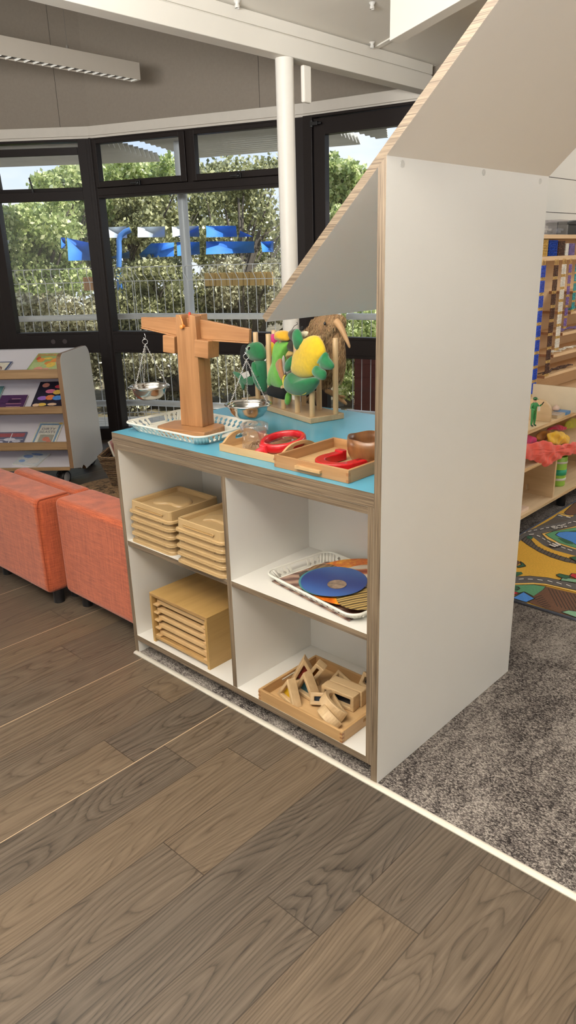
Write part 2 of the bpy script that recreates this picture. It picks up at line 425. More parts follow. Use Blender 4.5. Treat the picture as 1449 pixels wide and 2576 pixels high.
# corner mullion
b = MB(); b.M = M1; b.box(-.03, .0, -.012, .07, 0, 2.0); b.M = M2; b.box(0, .012, -.012, .07, 0, 2.0)
b.M = Matrix.Translation(FB) ; b.lathe([(.012, 0), (.012, 2.0)], 12, (.002, -.006, 0)); struct('trim_3', b, BRONZE, .002)
# window 3
w = win_root('window_3', M2)
b = MB(); b.box(.012, .024, -.01, .07, 0, 2.0); b.box(1.38, 1.48, -.01, .07, 0, 2.0)
b.box(.024, 1.38, -.01, .07, 1.64, 1.70); b.box(.024, 1.38, -.01, .07, 1.99, 2.0); b.box(.697, .737, -.01, .07, 1.70, 1.99)
b.box(.024, 1.38, -.01, .07, .634, .78); b.box(.024, 1.38, -.01, .07, 0, .085)
b.box(.03, 1.375, -.013, -.009, .762, .765); b.box(.03, 1.375, -.013, -.009, .65, .653); b.box(.03, 1.375, -.013, -.009, 1.655, 1.657)
b.build('window_frame', BRONZE, w, bevel=.003)
for (a0, a1) in ((.024, .697), (.737, 1.40)):
    b = MB(); frame_rect(b, a0, a1, 1.702, 1.988, (.028, .04, .038, .026), -.024, .03); b.build('window_sash', BRONZE, w, bevel=.003)
    pane(w, a0+.028, a1-.04, 1.738, 1.964, .01); handle(w, (a0+a1)/2-.01, 1.712, -.03)
pane(w, .024, 1.38, .78, 1.64); pane(w, .024, 1.38, .085, .634)
# glazed door in the third facet
w = win_root('door_1', M3)
b = MB(); b.box(0, .06, -.03, .07, 0, 2.0); b.box(.06, 1.37, -.03, .07, 1.985, 2.0); b.box(1.05, 1.37, -.03, .07, 0, 2.0); b.build('door_frame', BRONZE, w, bevel=.003)
b = MB(); frame_rect(b, .066, 1.045, .01, 1.98, (.072, .09, .12, .085), -.02, .035); b.box(.138, .955, -.02, .035, .634, .762)
b.box(.15, .95, -.023, -.018, .745, .748); b.box(.15, .95, -.023, -.018, .652, .655); b.build('door_leaf', BRONZE, w, bevel=.003)
b = MB(); b.add([(.138, .01, .13), (.955, .01, .13), (.955, .01, .634), (.138, .01, .634)], [(0, 1, 2, 3)]); b.build('door_low_pane', GLASS, w, fix=False)
b = MB(); b.add([(.138, .01, .762), (.955, .01, .762), (.955, .01, 1.895), (.138, .01, 1.895)], [(0, 1, 2, 3)]); b.build('door_high_pane', GLASS, w, fix=False)
b = MB(); b.box(.058, .105, -.05, -.02, 1.942, 1.962); b.cyl((.065, -.04, 1.935), .01, .034, 12); b.box(.10, .125, -.045, -.03, 1.946, 1.957); b.build('door_catch', BLACK, w, bevel=.002)
# solid wall at the end of the glazing and behind the bead shelves
b = MB(); b.M = Matrix.Identity(4); b.box(-.93, -.87, 2.30, 6, 0, 3.2)
for z_ in (1.414, 1.575): b.box(-.8705, -.8692, 2.30, 6, z_-.0015, z_+.0015, 1)
struct('wall_right', b, [WALLW, SEAM])
# beam, ceiling, rafter
QS = .77
def qs(x=None, y=None, z=None): return (cC.x+(x-cC.x)*QS) if x is not None else ((cC.y+(y-cC.y)*QS) if y is not None else cC.z+(z-cC.z)*QS)
BX0, BX1, BZ0, BZ1, BZ2 = qs(x=-2.30), qs(x=-2.20), qs(z=2.263), qs(z=2.363), qs(z=2.425)
b = MB(); b.box(BX0, BX1, -4.5, 2.46, BZ0, BZ1-.003); b.box(BX0, BX1-.005, -4.5, 2.46, BZ1-.003, BZ1+.002); b.box(BX0, BX1, -4.5, 2.46, BZ1+.002, BZ2)
struct('ceiling_beam', b, WALLW, .003)
b = MB(); b.box(BX0, BX1-.01, -4.5, 2.5, BZ2, 3.0); struct('ceiling_bulkhead', b, WALLW)
def ceilz(x): return BZ2+.005+.222*(x-BX1)
b = MB(); b.prism([(BX0, ceilz(BX0)), (4, ceilz(4)), (4, ceilz(4)+.1), (BX0, ceilz(BX0)+.1)], -4.5, 6, 'y'); struct('ceiling', b, WALLW)
b = MB(); b.prism([(-7, 2.9), (BX0, 2.9), (BX0, 3.0), (-7, 3.0)], -4.5, 3.4, 'y'); struct('ceiling_left', b, WALLW)
ry = qs(y=2.362); rx = qs(x=-1.7); rz = qs(z=2.278)
for yy in (ry, ry-1.6, ry-3.2, ry-4.8):
    b = MB(); b.prism([(rx, rz), (3.9, rz+.222*(3.9-rx)), (3.9, ceilz(3.9)), (rx, ceilz(rx))], yy, yy+.07, 'y'); struct('ceiling_rafter', b, WALLW, .002)
for (px, py) in ((936, 6), (936, 106), (596, 2)):
    b = MB(); q = P(px, py, (0, 0, ceilz(0)), (-.222, 0, 1)); b.lathe([(.009, -.024), (.010, -.016), (.007, -.010), (.015, 0)], 16, q)
    struct('ceiling_sprinkler', b, plain('white_fitting', S(200, 198, 192), .3))
b = MB(); q0 = P(1090, 36, (0, 0, ceilz(0)), (-.222, 0, 1)); b.prism([(BX1, ceilz(BX1)), (3.9, ceilz(3.9)), (3.9, ceilz(3.9)-.006), (BX1, ceilz(BX1)-.006)], q0.y-.015, q0.y+.015, 'y'); struct('ceiling_trim', b, WALLW)
# round white post
b = MB(); b.lathe([(.039, 0), (.039, BZ0)], 32, (qs(x=-2.25), qs(y=2.15), 0)); struct('column_1', b, plain('post_white', S(200, 196, 188, 1.2), .45, var=.015))
b = MB(); _c = P(769, 212, (qs(x=-2.25), qs(y=2.15), 0), (-cF.x, -cF.y, 0)); b.box(_c.x-.012, _c.x+.008, _c.y-.02, _c.y+.03, _c.z-.07, _c.z+.07); struct('trim_4', b, WALLW, .006)
# other walls of the room, out of frame
b = MB(); b.box(-7, 4, -4.6, -4.5, 0, 4); struct('wall_front', b, WALLW)
b = MB(); b.box(4, 4.1, -4.5, 6, 0, 4); struct('wall_east', b, WALLW)
b = MB(); b.box(-.9, 4, 5.95, 6.05, 0, 4); struct('wall_north', b, WALLW)
b = MB(); b.box(-7.1, -7, -4.5, -1.0, 0, 3.2); struct('wall_left', b, WALLW)

# ================================================================= PLAYHOUSE + CABINET
hs = thing('playhouse', 'white house-shaped play frame with sloping roof panel and tall side wall', 'playhouse')
b = MB(); b.prism([(-.019, 0), (0, 0), (0, 1.404), (-.019, 1.386)], 0, .68, 'y', 3, [1, 0, 1, 0]); b.build('side_panel', [WHITE, PLYX, PLYY, PLYZ], hs)
sd = V(.7279, .6857); nn = V(-.6857, .7279)
def rf(t, h): return (-.3265+sd[0]*t+nn[0]*h, 1.096+sd[1]*t+nn[1]*h)
PLYD = None
def plyd():
    m, nt, bs, out = nodes('ply_edge_slope')
    v = coords(nt, (5, 5, 480), rot=(0, math.radians(43.3), 0)); n = noise(nt, v, 1.0, 5, .6, .3)
    r = ramp(nt, [(.36, S(84, 68, 51, .72)), (.64, S(150, 130, 105, .72))]); L(nt, n.outputs['Fac'], r.inputs['Fac']); L(nt, r.outputs['Color'], bs.inputs['Base Color']); bs.inputs['Roughness'].default_value = .5
    return m
PLYD = plyd()
TR = 1.32
b = MB(); b.prism([rf(0, 0), rf(TR, 0), rf(TR, .0165), rf(0, .0165)], 0, .68, 'y', 3, [0, 1, 0, 1]); b.build('roof_panel', [plain('white_laminate_roof_lit', S(212, 208, 202, 1.42), .4, var=.015, scale=3), PLYY, PLYY, PLYD], hs)  # brighter copy of the white laminate makes up for weak light under the roof
ax, az = rf(TR, 0)
b = MB(); b.prism([(ax, az+.002), (2*ax+.05, az-(ax+.05)*.942), (2*ax+.062, az-(ax+.05)*.942+.014), (ax+.002, az+.0235)], 0, .68, 'y', 3, [0, 1, 0, 1]); b.build('roof_panel', [plain('white_laminate_roof_lit', S(212, 208, 202, 1.42), .4, var=.015, scale=3), PLYY, PLYY, PLYD], hs)
b = MB(); b.prism([(2*ax, 0), (2*ax+.019, 0), (2*ax+.019, 1.386), (2*ax, 1.404)], 0, .68, 'y', 3, [1, 0, 1, 0]); b.build('side_panel', [WHITE, PLYX, PLYY, PLYZ], hs)
for (px, py) in ((1012, 412), (1217, 434), (1359, 456)):
    b = MB(); q = PX(px, py, 0); b.M = Matrix.Translation(q) @ Matrix.Rotation(PI/2, 4, 'Y'); b.cyl((0, 0, 0), .0065, .0007, 20)
    b.build('screw_cap', plain('cap_white', S(190, 188, 182, 1.2), .4), hs)

cb = thing('cubby_cabinet', 'white four-cubby cabinet with oak-look plywood edges on grey carpet', 'cabinet')
PM = [WHITE, PLYX, PLYY, PLYZ]
def brd(name, *a): b = MB(); b.board(*a); return b.build(name, PM, cb)
XL, XD, YB = -.997, -.497, .322
brd('side_panel', XL, XL+.018, 0, .66, 0, .717); brd('side_panel', -.035, -.0192, 0, .66, .048, .717)
brd('top_panel', XL+.018, -.035, 0, .66, .6995, .7165)
brd('divider', XD-.017, XD, .0005, YB, .067, .6995)
brd('bottom_shelf', XL+.018, -.035, 0, .66, .048, .067)
brd('shelf', XL+.018, XD-.017, .001, YB, .387, .4035); brd('shelf', XD, -.035, .001, YB, .388, .4045)
brd('back_panel', XL+.018, -.035, YB, YB+.016, .067, .6995)
brd('light_stop_board', XL+.018, -.0195, .09, .105, .004, .048)  # added board, stops light passing under the cabinet
wt = MB(); wt.board(XL-.005, -.0192, 0, .664, .7168, .75)
wt.m = [4 if i == 1 else mi for i, mi in enumerate(wt.m)]
wt.box(XL-.0053, -.0195, -.0004, .002, .7326, .7334, 5)
o = wt.build('worktop', PM+[BLUE, plain('ply_glue_line', S(70, 56, 42), .6)]); tag(o, 'pale blue worktop with laminated plywood edge on the cubby cabinet', 'worktop')

# ================================================================= FURNITURE LEFT
def orange():
    m, nt, bs, out = nodes('orange_woven_fabric')
    n1 = noise(nt, coords(nt, (20, 20, 420)), 1, 3, .6); n2 = noise(nt, coords(nt, (420, 420, 14)), 1, 3, .6); n3 = noise(nt, coords(nt), 4, 2)
    a = nt.nodes.new('ShaderNodeMath'); a.operation = 'ADD'; L(nt, n1.outputs['Fac'], a.inputs[0]); L(nt, n2.outputs['Fac'], a.inputs[1])
    r = ramp(nt, [(.34, S(136, 52, 20, .85)), (.66, S(200, 98, 54, .92))])
    h = nt.nodes.new('ShaderNodeMath'); h.operation = 'MULTIPLY'; h.inputs[1].default_value = .5; L(nt, a.outputs[0], h.inputs[0]); L(nt, h.outputs[0], r.inputs['Fac'])
    L(nt, r.outputs['Color'], bs.inputs['Base Color']); bs.inputs['Roughness'].default_value = .9; bs.inputs['Sheen Weight'].default_value = .25
    bump(nt, bs, a.outputs[0], .25, .001); return m
ORANGE = orange(); PIPING = plain('dark_orange_piping', S(140, 62, 36, 1.2), .9)
def sofa(name, label, blocks, legs, seams=()):
    x0, x1, y0, y1 = blocks[0]
    t = thing(name, label, 'sofa', ((x0+x1)/2, (y0+y1)/2, 0))
    for (x0, x1, y0, y1) in blocks:
        b = MB(); b.M = Matrix.Translation(-t.location); b.box(x0, x1, y0, y1, .052, .428); b.build('upholstered_back', ORANGE, t, bevel=.022, seg=4)
    for (x, y) in legs:
        b = MB(); b.M = Matrix.Translation(-t.location); b.cyl((x, y, 0), .021, .054, 20); b.build('leg', BLACK, t)
    for pts in seams:
        b = MB(); b.M = Matrix.Translation(-t.location); b.tube(pts, .0018, 6); b.build('piping', PIPING, t)
sofa('sofa', 'orange fabric sofa back standing furthest from the cabinet', [(-2.7, -1.515, -.018, .132)], [(-1.545, .035), (-1.545, .11), (-1.96, .035), (-2.65, .035), (-2.65, .11)],
     [[(-1.516, -.0175, .07), (-1.516, -.0175, .40), (-1.519, -.008, .421), (-1.52, .0, .427), (-1.52, .115, .427)]])
sofa('sofa', 'orange fabric sofa back pushed against the cubby cabinet', [(-1.498, -1.008, .042, .21), (-2.0, -1.500, .138, .21)], [(-1.43, .09), (-1.06, .09), (-1.95, .17)])

# --- mobile book display
BO = V(-2.9, .96, 0); BA = math.radians(40.75)
ba = V(math.cos(BA), math.sin(BA), 0); bt = V(-math.sin(BA), math.cos(BA), 0)
BO = BO - bt*.09
BMW = Matrix.Translation(BO) @ Matrix.Rotation(BA, 4, 'Z'); BMI = BMW.inverted()
bk = thing('book_display', 'white mobile book display with four ledges and oak lips on castors', 'bookshelf', BO, BA)
OAK = wood('oak_ply', S(120, 92, 62, 1.25), S(162, 132, 96, 1.25), 0, 60, .5, 3); OAKZ = wood('oak_ply_z', S(104, 78, 54, 1.25), S(140, 110, 80, 1.25), 2, 60, .5, 3)
LAV = plain('display_white', S(220, 217, 228, 1.32), .3, var=.015, scale=4)
def spanel(x0, x1):
    pr = [(0, .115), (0, .715)]
    for k in range(1, 6): a = PI-PI/2*k/6; pr.append((.05+.05*math.cos(a), .715+.05*math.sin(a)))
    pr += [(.05, .766), (.40, .763)]
    for k in range(1, 7): a = PI/2-PI/2.3*k/6; pr.append((.45+.09*math.cos(a), .673+.09*math.sin(a)))
    pr += [(.585, .085), (.54, .055), (.22, .052), (.20, .075), (.17, .09), (.14, .075), (.12, .085)]
    b = MB(); b.prism(pr, x0, x1, 'x', 0, 1); b.build('side_panel', [WHITE, OAKZ], bk, bevel=.002)
spanel(-.012, .012); spanel(-1.212, -1.188)
tiers = [(.655, .35, .758), (.452, .34, .63), (.243, .35, .42), (.12, .36, .215)]
lips = [(.637, .686), (.438, .479), (.227, .272), (.103, .122)]
for (z0, y1, z1), (l0, l1) in zip(tiers, lips):
    b = MB(); b.prism([(.012, z0), (y1, z1), (y1, z1-.012), (.012, z0-.012)], -1.188, -.012, 'x'); b.build('display_shelf', LAV, bk)
    b = MB(); b.box(-1.188, -.012, .0, .014, l0, l1); 
    if l1-l0 > .03: b.box(-1.188, -.012, .014, .03, l0-.006, l0+.006)
    b.build('shelf_lip', OAK, bk, bevel=.002)
b = MB(); b.box(-1.188, -.012, .40, .42, .12, .75); b.build('back_panel', LAV, bk)
b = MB(); b.prism([(.35, .758), (.42, .755), (.42, .745), (.35, .745)], -1.188, -.012, 'x'); b.build('top_panel', LAV, bk)
WHEELG = plain('wheel_grey', S(150, 148, 146, 1.2), .5)
def castor(x, y, r=.042):
    c = bpy.data.objects.new('castor', None); COL.objects.link(c); c.parent = bk; c.location = (x, y, r); c.rotation_euler = (0, 0, math.radians(-15))
    b = MB(); b.cyl((0, .012, .03), .011, .05, 16); b.box(-.016, .016, -.028, .032, .028, .045); b.tube([(0, .03, .045), (0, -.03, .036), (0, -.05, .02)], .007, 8); b.build('castor_fork', BLACK, c, bevel=.003)
    for sx_ in (-1, 1):
        b = MB(); b.M = Matrix.Translation((sx_*.016, 0, 0)) @ Matrix.Rotation(PI/2, 4, 'Y')
        b.lathe([(0, -.010), (r*.72, -.010), (r*.8, -.008), (r*.8, .008), (r*.72, .010), (0, .010)], 28, mi=0)
        b.lathe([(r*.78, -.011), (r*.95, -.010), (r, -.005), (r, .005), (r*.95, .010), (r*.78, .011)], 28, mi=1); b.build('wheel', [WHEELG, BLACK], c)
castor(-.085, .075); castor(-.06, .50); castor(-1.1, .075); castor(-1.1, .50)

# books on the display: corners from the slanted shelf planes
def slope_frame(tier):
    z0, y1, z1 = tier
    p0 = BMW @ V(0, .012, z0); d = (BMW.to_3x3() @ V(0, y1-.012, z1-z0)).normalized(); n = ba.cross(d)
    return p0, d, n
def blob(b, cx, cy, rx, ry, z, mi, n=10, ph=0):
    b.add([(cx+rx*math.cos(2*PI*k/n+ph), cy+ry*math.sin(2*PI*k/n+ph), z) for k in range(n)], [list(range(n))], mi)
def book(label, tier, u0, u1, depth, v0=.018, thick=.008, cover=None, art=(), text=None, tilt=0, tcol=None):
    p0, d, n = slope_frame(tier)
    R = Matrix((ba, d, n)).transposed().to_4x4()
    loc = p0 + ba*((u0+u1)/2) + d*v0 + n*.001
    t = thing('picture_book', label, 'book', loc); t.rotation_euler = (R @ Matrix.Rotation(tilt, 4, 'Z')).to_euler(); t['group'] = 'picture books on the mobile display'
    w = (u1-u0)/2
    b = MB(); b.box(-w+.002, w-.002, .002, depth-.002, .001, thick-.001); b.build('pages', plain('book_pages', S(225, 220, 208), .8), t)
    b = MB(); b.box(-w, w, 0, depth, thick-.001, thick); b.box(-w, w, 0, depth, 0, .001); b.box(-w, -w+.0012, 0, depth, 0, thick)
    ml = [cover]
    for (kind, c, pts) in art:
        ml.append(c); mi = len(ml)-1; zz = thick+.0002*mi
        if kind == 'r': x0, x1, y0, y1 = pts; b.add([(x0*w, y0*depth, zz), (x1*w, y0*depth, zz), (x1*w, y1*depth, zz), (x0*w, y1*depth, zz)], [(0, 1, 2, 3)], mi)
        else:
            for (cx, cy, rx, ry) in pts: blob(b, cx*w, cy*depth, rx*w, ry*depth, zz, mi, 9, cx*5)
    b.build('cover', ml, t, fix=False)
    if text:
        for (s_, x, y, size) in text: textpart(s_, t, (x*w, y*depth, thick+.003), size, tcol)
    return t
def textpart(s_, parent, loc, size, mat_, rot=(0, 0, 0), name='lettering', align='CENTER', ext=.0002):
    c = bpy.data.curves.new(name, 'FONT'); c.body = s_; c.size = size; c.align_x = align; c.align_y = 'CENTER'; c.extrude = ext
    tmp = bpy.data.objects.new('tmp', c); COL.objects.link(tmp); bpy.context.view_layer.update()
    me = bpy.data.meshes.new_from_object(tmp.evaluated_get(bpy.context.evaluated_depsgraph_get())); me.name = name
    bpy.data.objects.remove(tmp); bpy.data.curves.remove(c); me.materials.clear(); me.materials.append(mat_)
    o = bpy.data.objects.new(name, me); COL.objects.link(o); o.parent = parent; o.location = loc; o.rotation_euler = rot; return o
def pc(name, r, g, b_, k=1.25): return plain('ink_'+name, S(r, g, b_, k), .4, var=.12, scale=60)
INK = pc('dark', 50, 45, 50); CREAM = pc('cream', 222, 214, 196); 
book('green picture book of orange dinosaurs on the top ledge', tiers[0], -.205, -.025, .25, cover=pc('leafgreen', 150, 172, 108), thick=.01,
     art=[('r', pc('palegreen', 172, 190, 130), (-.9, .9, .05, .5)), ('b', pc('orange', 220, 140, 60), [(-.5, .62, .25, .12), (.45, .6, .3, .12), (.1, .45, .25, .1)]), ('b', pc('yellow', 226, 190, 80), [(.35, .35, .3, .14), (-.1, .7, .3, .06)]), ('b', pc('pinkish', 214, 150, 130), [(-.3, .14, .3, .12), (.2, .1, .25, .09)]), ('b', pc('redstar', 200, 90, 50), [(-.75, .72, .14, .1)])],
     text=[('DINOSAUR', .05, .87, .036)], tcol=pc('titleorange', 226, 120, 40))
book('cream book with blue border beside the dinosaur book, top ledge', tiers[0], -.49, -.325, .15, cover=pc('navy', 70, 84, 120), thick=.008,
     art=[('r', CREAM, (-.86, .86, .08, .92)), ('b', INK, [(-.2, .4, .14, .12), (-.55, .35, .1, .1)]), ('b', pc('brown', 130, 96, 80), [(.3, .3, .35, .3)]), ('b', CREAM, [(.32, .22, .28, .24)])])
book('dark book covered in bright fish on the second ledge', tiers[1], -.205, -.02, .24, cover=pc('night', 34, 32, 48), thick=.007,
     art=[('b', pc('coralred', 206, 70, 80), [(.35, .8, .3, .07), (.85, .62, .12, .1)]), ('b', pc('moon', 226, 150, 130), [(-.55, .86, .24, .09)]), ('b', pc('pinkfish', 214, 120, 150), [(-.1, .62, .34, .08)]), ('b', pc('purplefish', 150, 110, 190), [(-.45, .36, .34, .08)]), ('b', pc('yellowfish', 230, 190, 90), [(.35, .58, .28, .09), (-.35, .12, .3, .06)]), ('b', pc('orangefish', 226, 130, 80), [(.02, .38, .3, .1)]), ('b', pc('bluefish', 80, 140, 210), [(.5, .36, .34, .09)]), ('b', pc('sand', 226, 190, 160), [(-.7, .1, .22, .06), (.3, .12, .3, .05)])])
book('small purple book with a car outline on the second ledge', tiers[1], -.40, -.245, .115, cover=pc('plum', 74, 44, 84), thick=.012,
     art=[('b', pc('plumdark', 48, 28, 56), [(.15, .5, .5, .2)]), ('r', pc('rose', 160, 110, 130), (-.4, .75, .28, .34)), ('r', pc('rose2', 180, 140, 160), (-.1, .6, .66, .7)), ('r', pc('rose3', 180, 140, 160), (-.3, .75, .05, .1))])
book('teal book at the end of the second ledge', tiers[1], -.58, -.41, .2, cover=pc('teal', 96, 140, 140), thick=.012,
     art=[('b', pc('teal2', 140, 176, 172), [(.2, .4, .5, .2)]), ('b', pc('white', 214, 220, 214), [(.5, .8, .3, .07), (.1, .2, .4, .06)])])
book('cream book titled in grey letters with blue border, third ledge', tiers[2], -.235, -.09, .195, cover=pc('creamcover', 226, 220, 206), thick=.006, tilt=math.radians(-2),
     art=[('r', pc('blueborder', 120, 150, 176), (-.9, .9, .0, .93)), ('r', pc('cream2', 230, 224, 210), (-.74, .74, .0, .86)), ('r', pc('scene', 150, 150, 140), (-.5, .66, .0, .42)), ('b', pc('rosy', 190, 120, 100), [(.1, .22, .3, .1), (.4, .1, .2, .1)]), ('b', pc('gold', 200, 170, 90), [(.82, .93, .16, .05)])],
     text=[('DIRTY', .0, .66, .030), ('BEASTS', .0, .52, .030)], tcol=pc('grey', 110, 112, 116))
book('red and blue patterned book on the third ledge', tiers[2], -.46, -.28, .11, cover=pc('slate', 92, 96, 120), thick=.006,
     art=[('r', pc('brick', 150, 80, 84), (-.9, .9, .6, .9)), ('b', pc('pale', 190, 190, 204), [(.0, .4, .4, .14), (-.6, .2, .25, .1), (.5, .25, .3, .1)]), ('r', pc('line', 214, 214, 222), (-.9, .9, .36, .40)), ('r', pc('line2', 214, 214, 222), (.0, .06, .1, .9))])
book('pale blue and white book lying skewed on the bottom shelf', tiers[3], -.37, -.21, .16, cover=pc('skywhite', 216, 224, 236), thick=.008, tilt=math.radians(-14),
     art=[('b', pc('skyblue', 140, 170, 214), [(-.4, .6, .4, .12), (.1, .8, .5, .08), (-.5, .25, .25, .1)]), ('b', pc('cloud', 232, 234, 240), [(.3, .35, .5, .2)])])

# --- seagrass basket, books inside, woven mat
def weave(name, c1, c2, sc_=90):
    m, nt, bs, out = nodes(name)
    w1 = nt.nodes.new('ShaderNodeTexWave'); w1.wave_type = 'BANDS'; w1.bands_direction = 'Z'; w1.inputs['Scale'].default_value = sc_*.45; w1.inputs['Distortion'].default_value = 3; w1.inputs['Detail'].default_value = 2
    L(nt, coords(nt), w1.inputs['Vector'])
    n = noise(nt, coords(nt, (1, 1, 2)), sc_, 3, .6)
    a = nt.nodes.new('ShaderNodeMath'); a.operation = 'MULTIPLY'; L(nt, w1.outputs['Fac'], a.inputs[0]); L(nt, n.outputs['Fac'], a.inputs[1])
    r = ramp(nt, [(.1, c1), (.5, c2)]); L(nt, a.outputs[0], r.inputs['Fac']); L(nt, r.outputs['Color'], bs.inputs['Base Color']); bs.inputs['Roughness'].default_value = .85
    bump(nt, bs, a.outputs[0], .8, .006); return m
WEAVE = weave('seagrass_weave', S(52, 38, 26, 1.2), S(140, 112, 80, 1.3))
bl = PZ(287, 1212, 0); bl = V(bl.x, bl.y, .014)
bsk = thing('wicker_basket', 'dark wicker basket holding books beside the book display', 'basket', (-2.62, 1.17, .014), math.radians(40))
def tube_rect(w0, d0, w1, d1, h, thk, rows, mi=0):
    b = MB()
    for k in range(rows):
        f = (k+.5)/rows; w = w0+(w1-w0)*f; d = d0+(d1-d0)*f; z = h*f
        pts = []
        for (cx, cy, a0) in ((w-.03, d-.03, 0), (-w+.03, d-.03, PI/2), (-w+.03, -d+.03, PI), (w-.03, -d+.03, 1.5*PI)):
            for q in range(4): a = a0+PI/2*q/3; pts.append((cx+.03*math.cos(a), cy+.03*math.sin(a), z))
        # subdivide and wobble for the over-under weave
        fine = []
        for i in range(len(pts)):
            A, B = Vector(pts[i]), Vector(pts[(i+1) % len(pts)]); n_ = max(1, int((B-A).length/.012))
            for j in range(n_): fine.append(A+(B-A)*j/n_)
        out = []
        for i, p in enumerate(fine):
            r = 1+.012*(1 if (i+k) % 2 else -1); out.append((p.x*r, p.y*r, p.z))
        b.tube(out, thk, 5, mi, closed=True)
    return b
b = tube_rect(.12, .09, .17, .135, .17, .0062, 14); b.build('woven_side', WEAVE, bsk)
b = MB(); b.box(-.12, .12, -.09, .09, 0, .008); b.build('basket_base', WEAVE, bsk)
b = MB(); 
pts = [(.16*math.cos(a)*1.08 if False else x, y, .175) for (x, y, a) in [(.172, -.1, 0), (.172, .1, 0), (.14, .137, 0), (-.14, .137, 0), (-.172, .1, 0), (-.172, -.1, 0), (-.14, -.137, 0), (.14, -.137, 0)]]
b.tube(pts, .010, 8, closed=True); b.build('basket_rim', WEAVE, bsk)
for i, (lab, c) in enumerate((('pink spined book leaning in the wicker basket', pc('spinepink', 200, 140, 130)), ('dark brown book in the middle of the wicker basket', pc('spinebrown', 96, 66, 58)), ('orange book at the back of the wicker basket', pc('spineorange', 204, 140, 84)))):
    t = thing('book', lab, 'book', bsk.location+V(-.085+.03*i, .0+.02*i, .02), (math.radians(0), math.radians(-16), math.radians(35)), 'books in the basket')
    b = MB(); b.box(-.007, .007, -.07, .07, 0, .23-.01*i); b.build('cover', c, t, bevel=.001)
    b = MB(); b.box(-.0055, .0055, -.072, .068, .004, .231-.01*i); b.build('pages', plain('book_pages', S(225, 220, 208), .8), t)
b = MB(); b.lathe([(0, .012), (.12, .013), (.25, .013), (.40, .012), (.425, .006), (.42, 0), (0, 0)], 64); o = b.build('woven_mat', WEAVE, None, loc=(-2.43, .985, .0)); tag(o, 'round brown woven mat on the floor behind the sofa', 'mat')

# --- pendant lamp
lp0 = PZ(345, 204, 2.2); LX = -2.935
lt = thing('pendant_light', 'long white linear pendant light hanging below the grey wall panels', 'lamp', (LX, 1.66, 2.2))
LW = plain('lamp_white', S(176, 168, 156, 1.2), .5, var=.01)
b = MB(); b.box(-.035, .035, -2.4, 0, .008, .085); b.box(-.035, -.031, -2.4, 0, 0, .01); b.box(.031, .035, -2.4, 0, 0, .01); b.box(-.035, .035, -.004, 0, 0, .01); b.build('lamp_body', LW, lt, bevel=.0015)
b = MB()
for k in range(48): y = -.02-.05*k; b.prism([(y, -.001), (y-.004, .007), (y+.004, .007)], -.031, .031, 'x', 0)
b.box(-.031, .031, -2.4, 0, .0075, .0085, 1)
b.build('louvre', [plain('louvre_white', S(225, 222, 214, 1.3), .3), plain('louvre_dark', S(80, 76, 72), .4)], lt)
b = MB(); b.tube([(0, -.43, .085), (0, -.43, .70)], .0012, 6); b.cyl((0, -.43, .083), .006, .025, 12); b.build('hanging_cable', plain('cable_grey', S(120, 114, 106), .4), lt)

# ================================================================= OUTSIDE
def sk(mm, s, out, z=0): return mm @ V(s, out, z)
GRAV = plain('outside_earth', S(120, 108, 84, 1.2), .95, var=.35, scale=6, c2=S(70, 66, 44))
b = MB(); b.box(-16, 3, -6, 18, -.30, -.16); struct('ground_outside', b, GRAV)
DECK = wood('deck_boards', S(190, 184, 172, 1.2), S(224, 218, 208, 1.25), 0, 30, .6, 2)
b = MB()
for mm, s0, s1 in ((M1, -3.2, .2), (M2, -.22, 1.62), (M3, -.1, 1.30)):
    b.M = mm
    for k in range(9): b.box(s0, s1, .08+.095*k, .08+.095*k+.088, -.10, -.02-.002*(s0 > -1)-.001*(mm is M3))
struct('deck_outside', b, DECK)
b = MB()
for mm, s0, s1 in ((M1, -3.2, 0), (M2, 0, 1.48), (M3, 0, 1.45)): b.M = mm; b.box(s0, s1, -.0, .085, -.06, -.001)
struct('door_sill', b, BRONZE)
WMET = plain('white_galvanised', S(236, 238, 238, 1.15), .35, var=.05, scale=30)
OFF = .5
def mesh_fence(mm, s0, s1, label):
    t = thing('wire_fence', label, 'fence', mm @ V((s0+s1)/2, OFF, 0), group=None)
    Mi = Matrix.Translation(-t.location) @ mm
    n = int((s1-s0)/.068); 
    for k in range(n):
        b = MB(); b.M = Mi; s = s0+.068*(k+.5); b.tube([(s, OFF, -.05), (s, OFF, 1.10), (s, OFF-.055, 1.15), (s, OFF-.05, 1.195), (s, OFF, 1.2)], .0028, 5); b.build('fence_wire', WMET, t)
    for z in (.10, .155, 1.10, 1.2):
        b = MB(); b.M = Mi; b.tube([(s0, OFF, z), (s1, OFF, z)], .003, 5); b.build('fence_wire', WMET, t)
    for z in (.845, .185):
        b = MB(); b.M = Mi; b.tube([(s0, OFF-.02, z), (s1, OFF-.02, z)], .022, 12); b.build('fence_rail', WMET, t)
    return t
mesh_fence(M1, -2.2, .14, 'white wire mesh fence panel with two pipe rails outside the left window bay')
mesh_fence(M2, -.14, 1.54, 'white wire mesh fence panel with pipe rails outside the middle windows')
mesh_fence(M3, .04, 1.35, 'white wire mesh fence panel with pipe rails outside the glazed door')
PX0 = M2 @ V(.355, .53, 0)
b = MB(); b.lathe([(.036, -.1), (.036, 2.2)], 24); b.lathe([(.042, 1.0), (.042, 1.03)], 24)
o = b.build('verandah_post', plain('post_metal', S(200, 204, 210, 1.2), .35, var=.02), None, loc=(PX0.x, PX0.y, 0)); tag(o, 'round white metal post standing outside beside the wire fence', 'post')
SL = plain('louvre_roof_white', S(214, 214, 210, 1.2), .5, var=.05, scale=6)
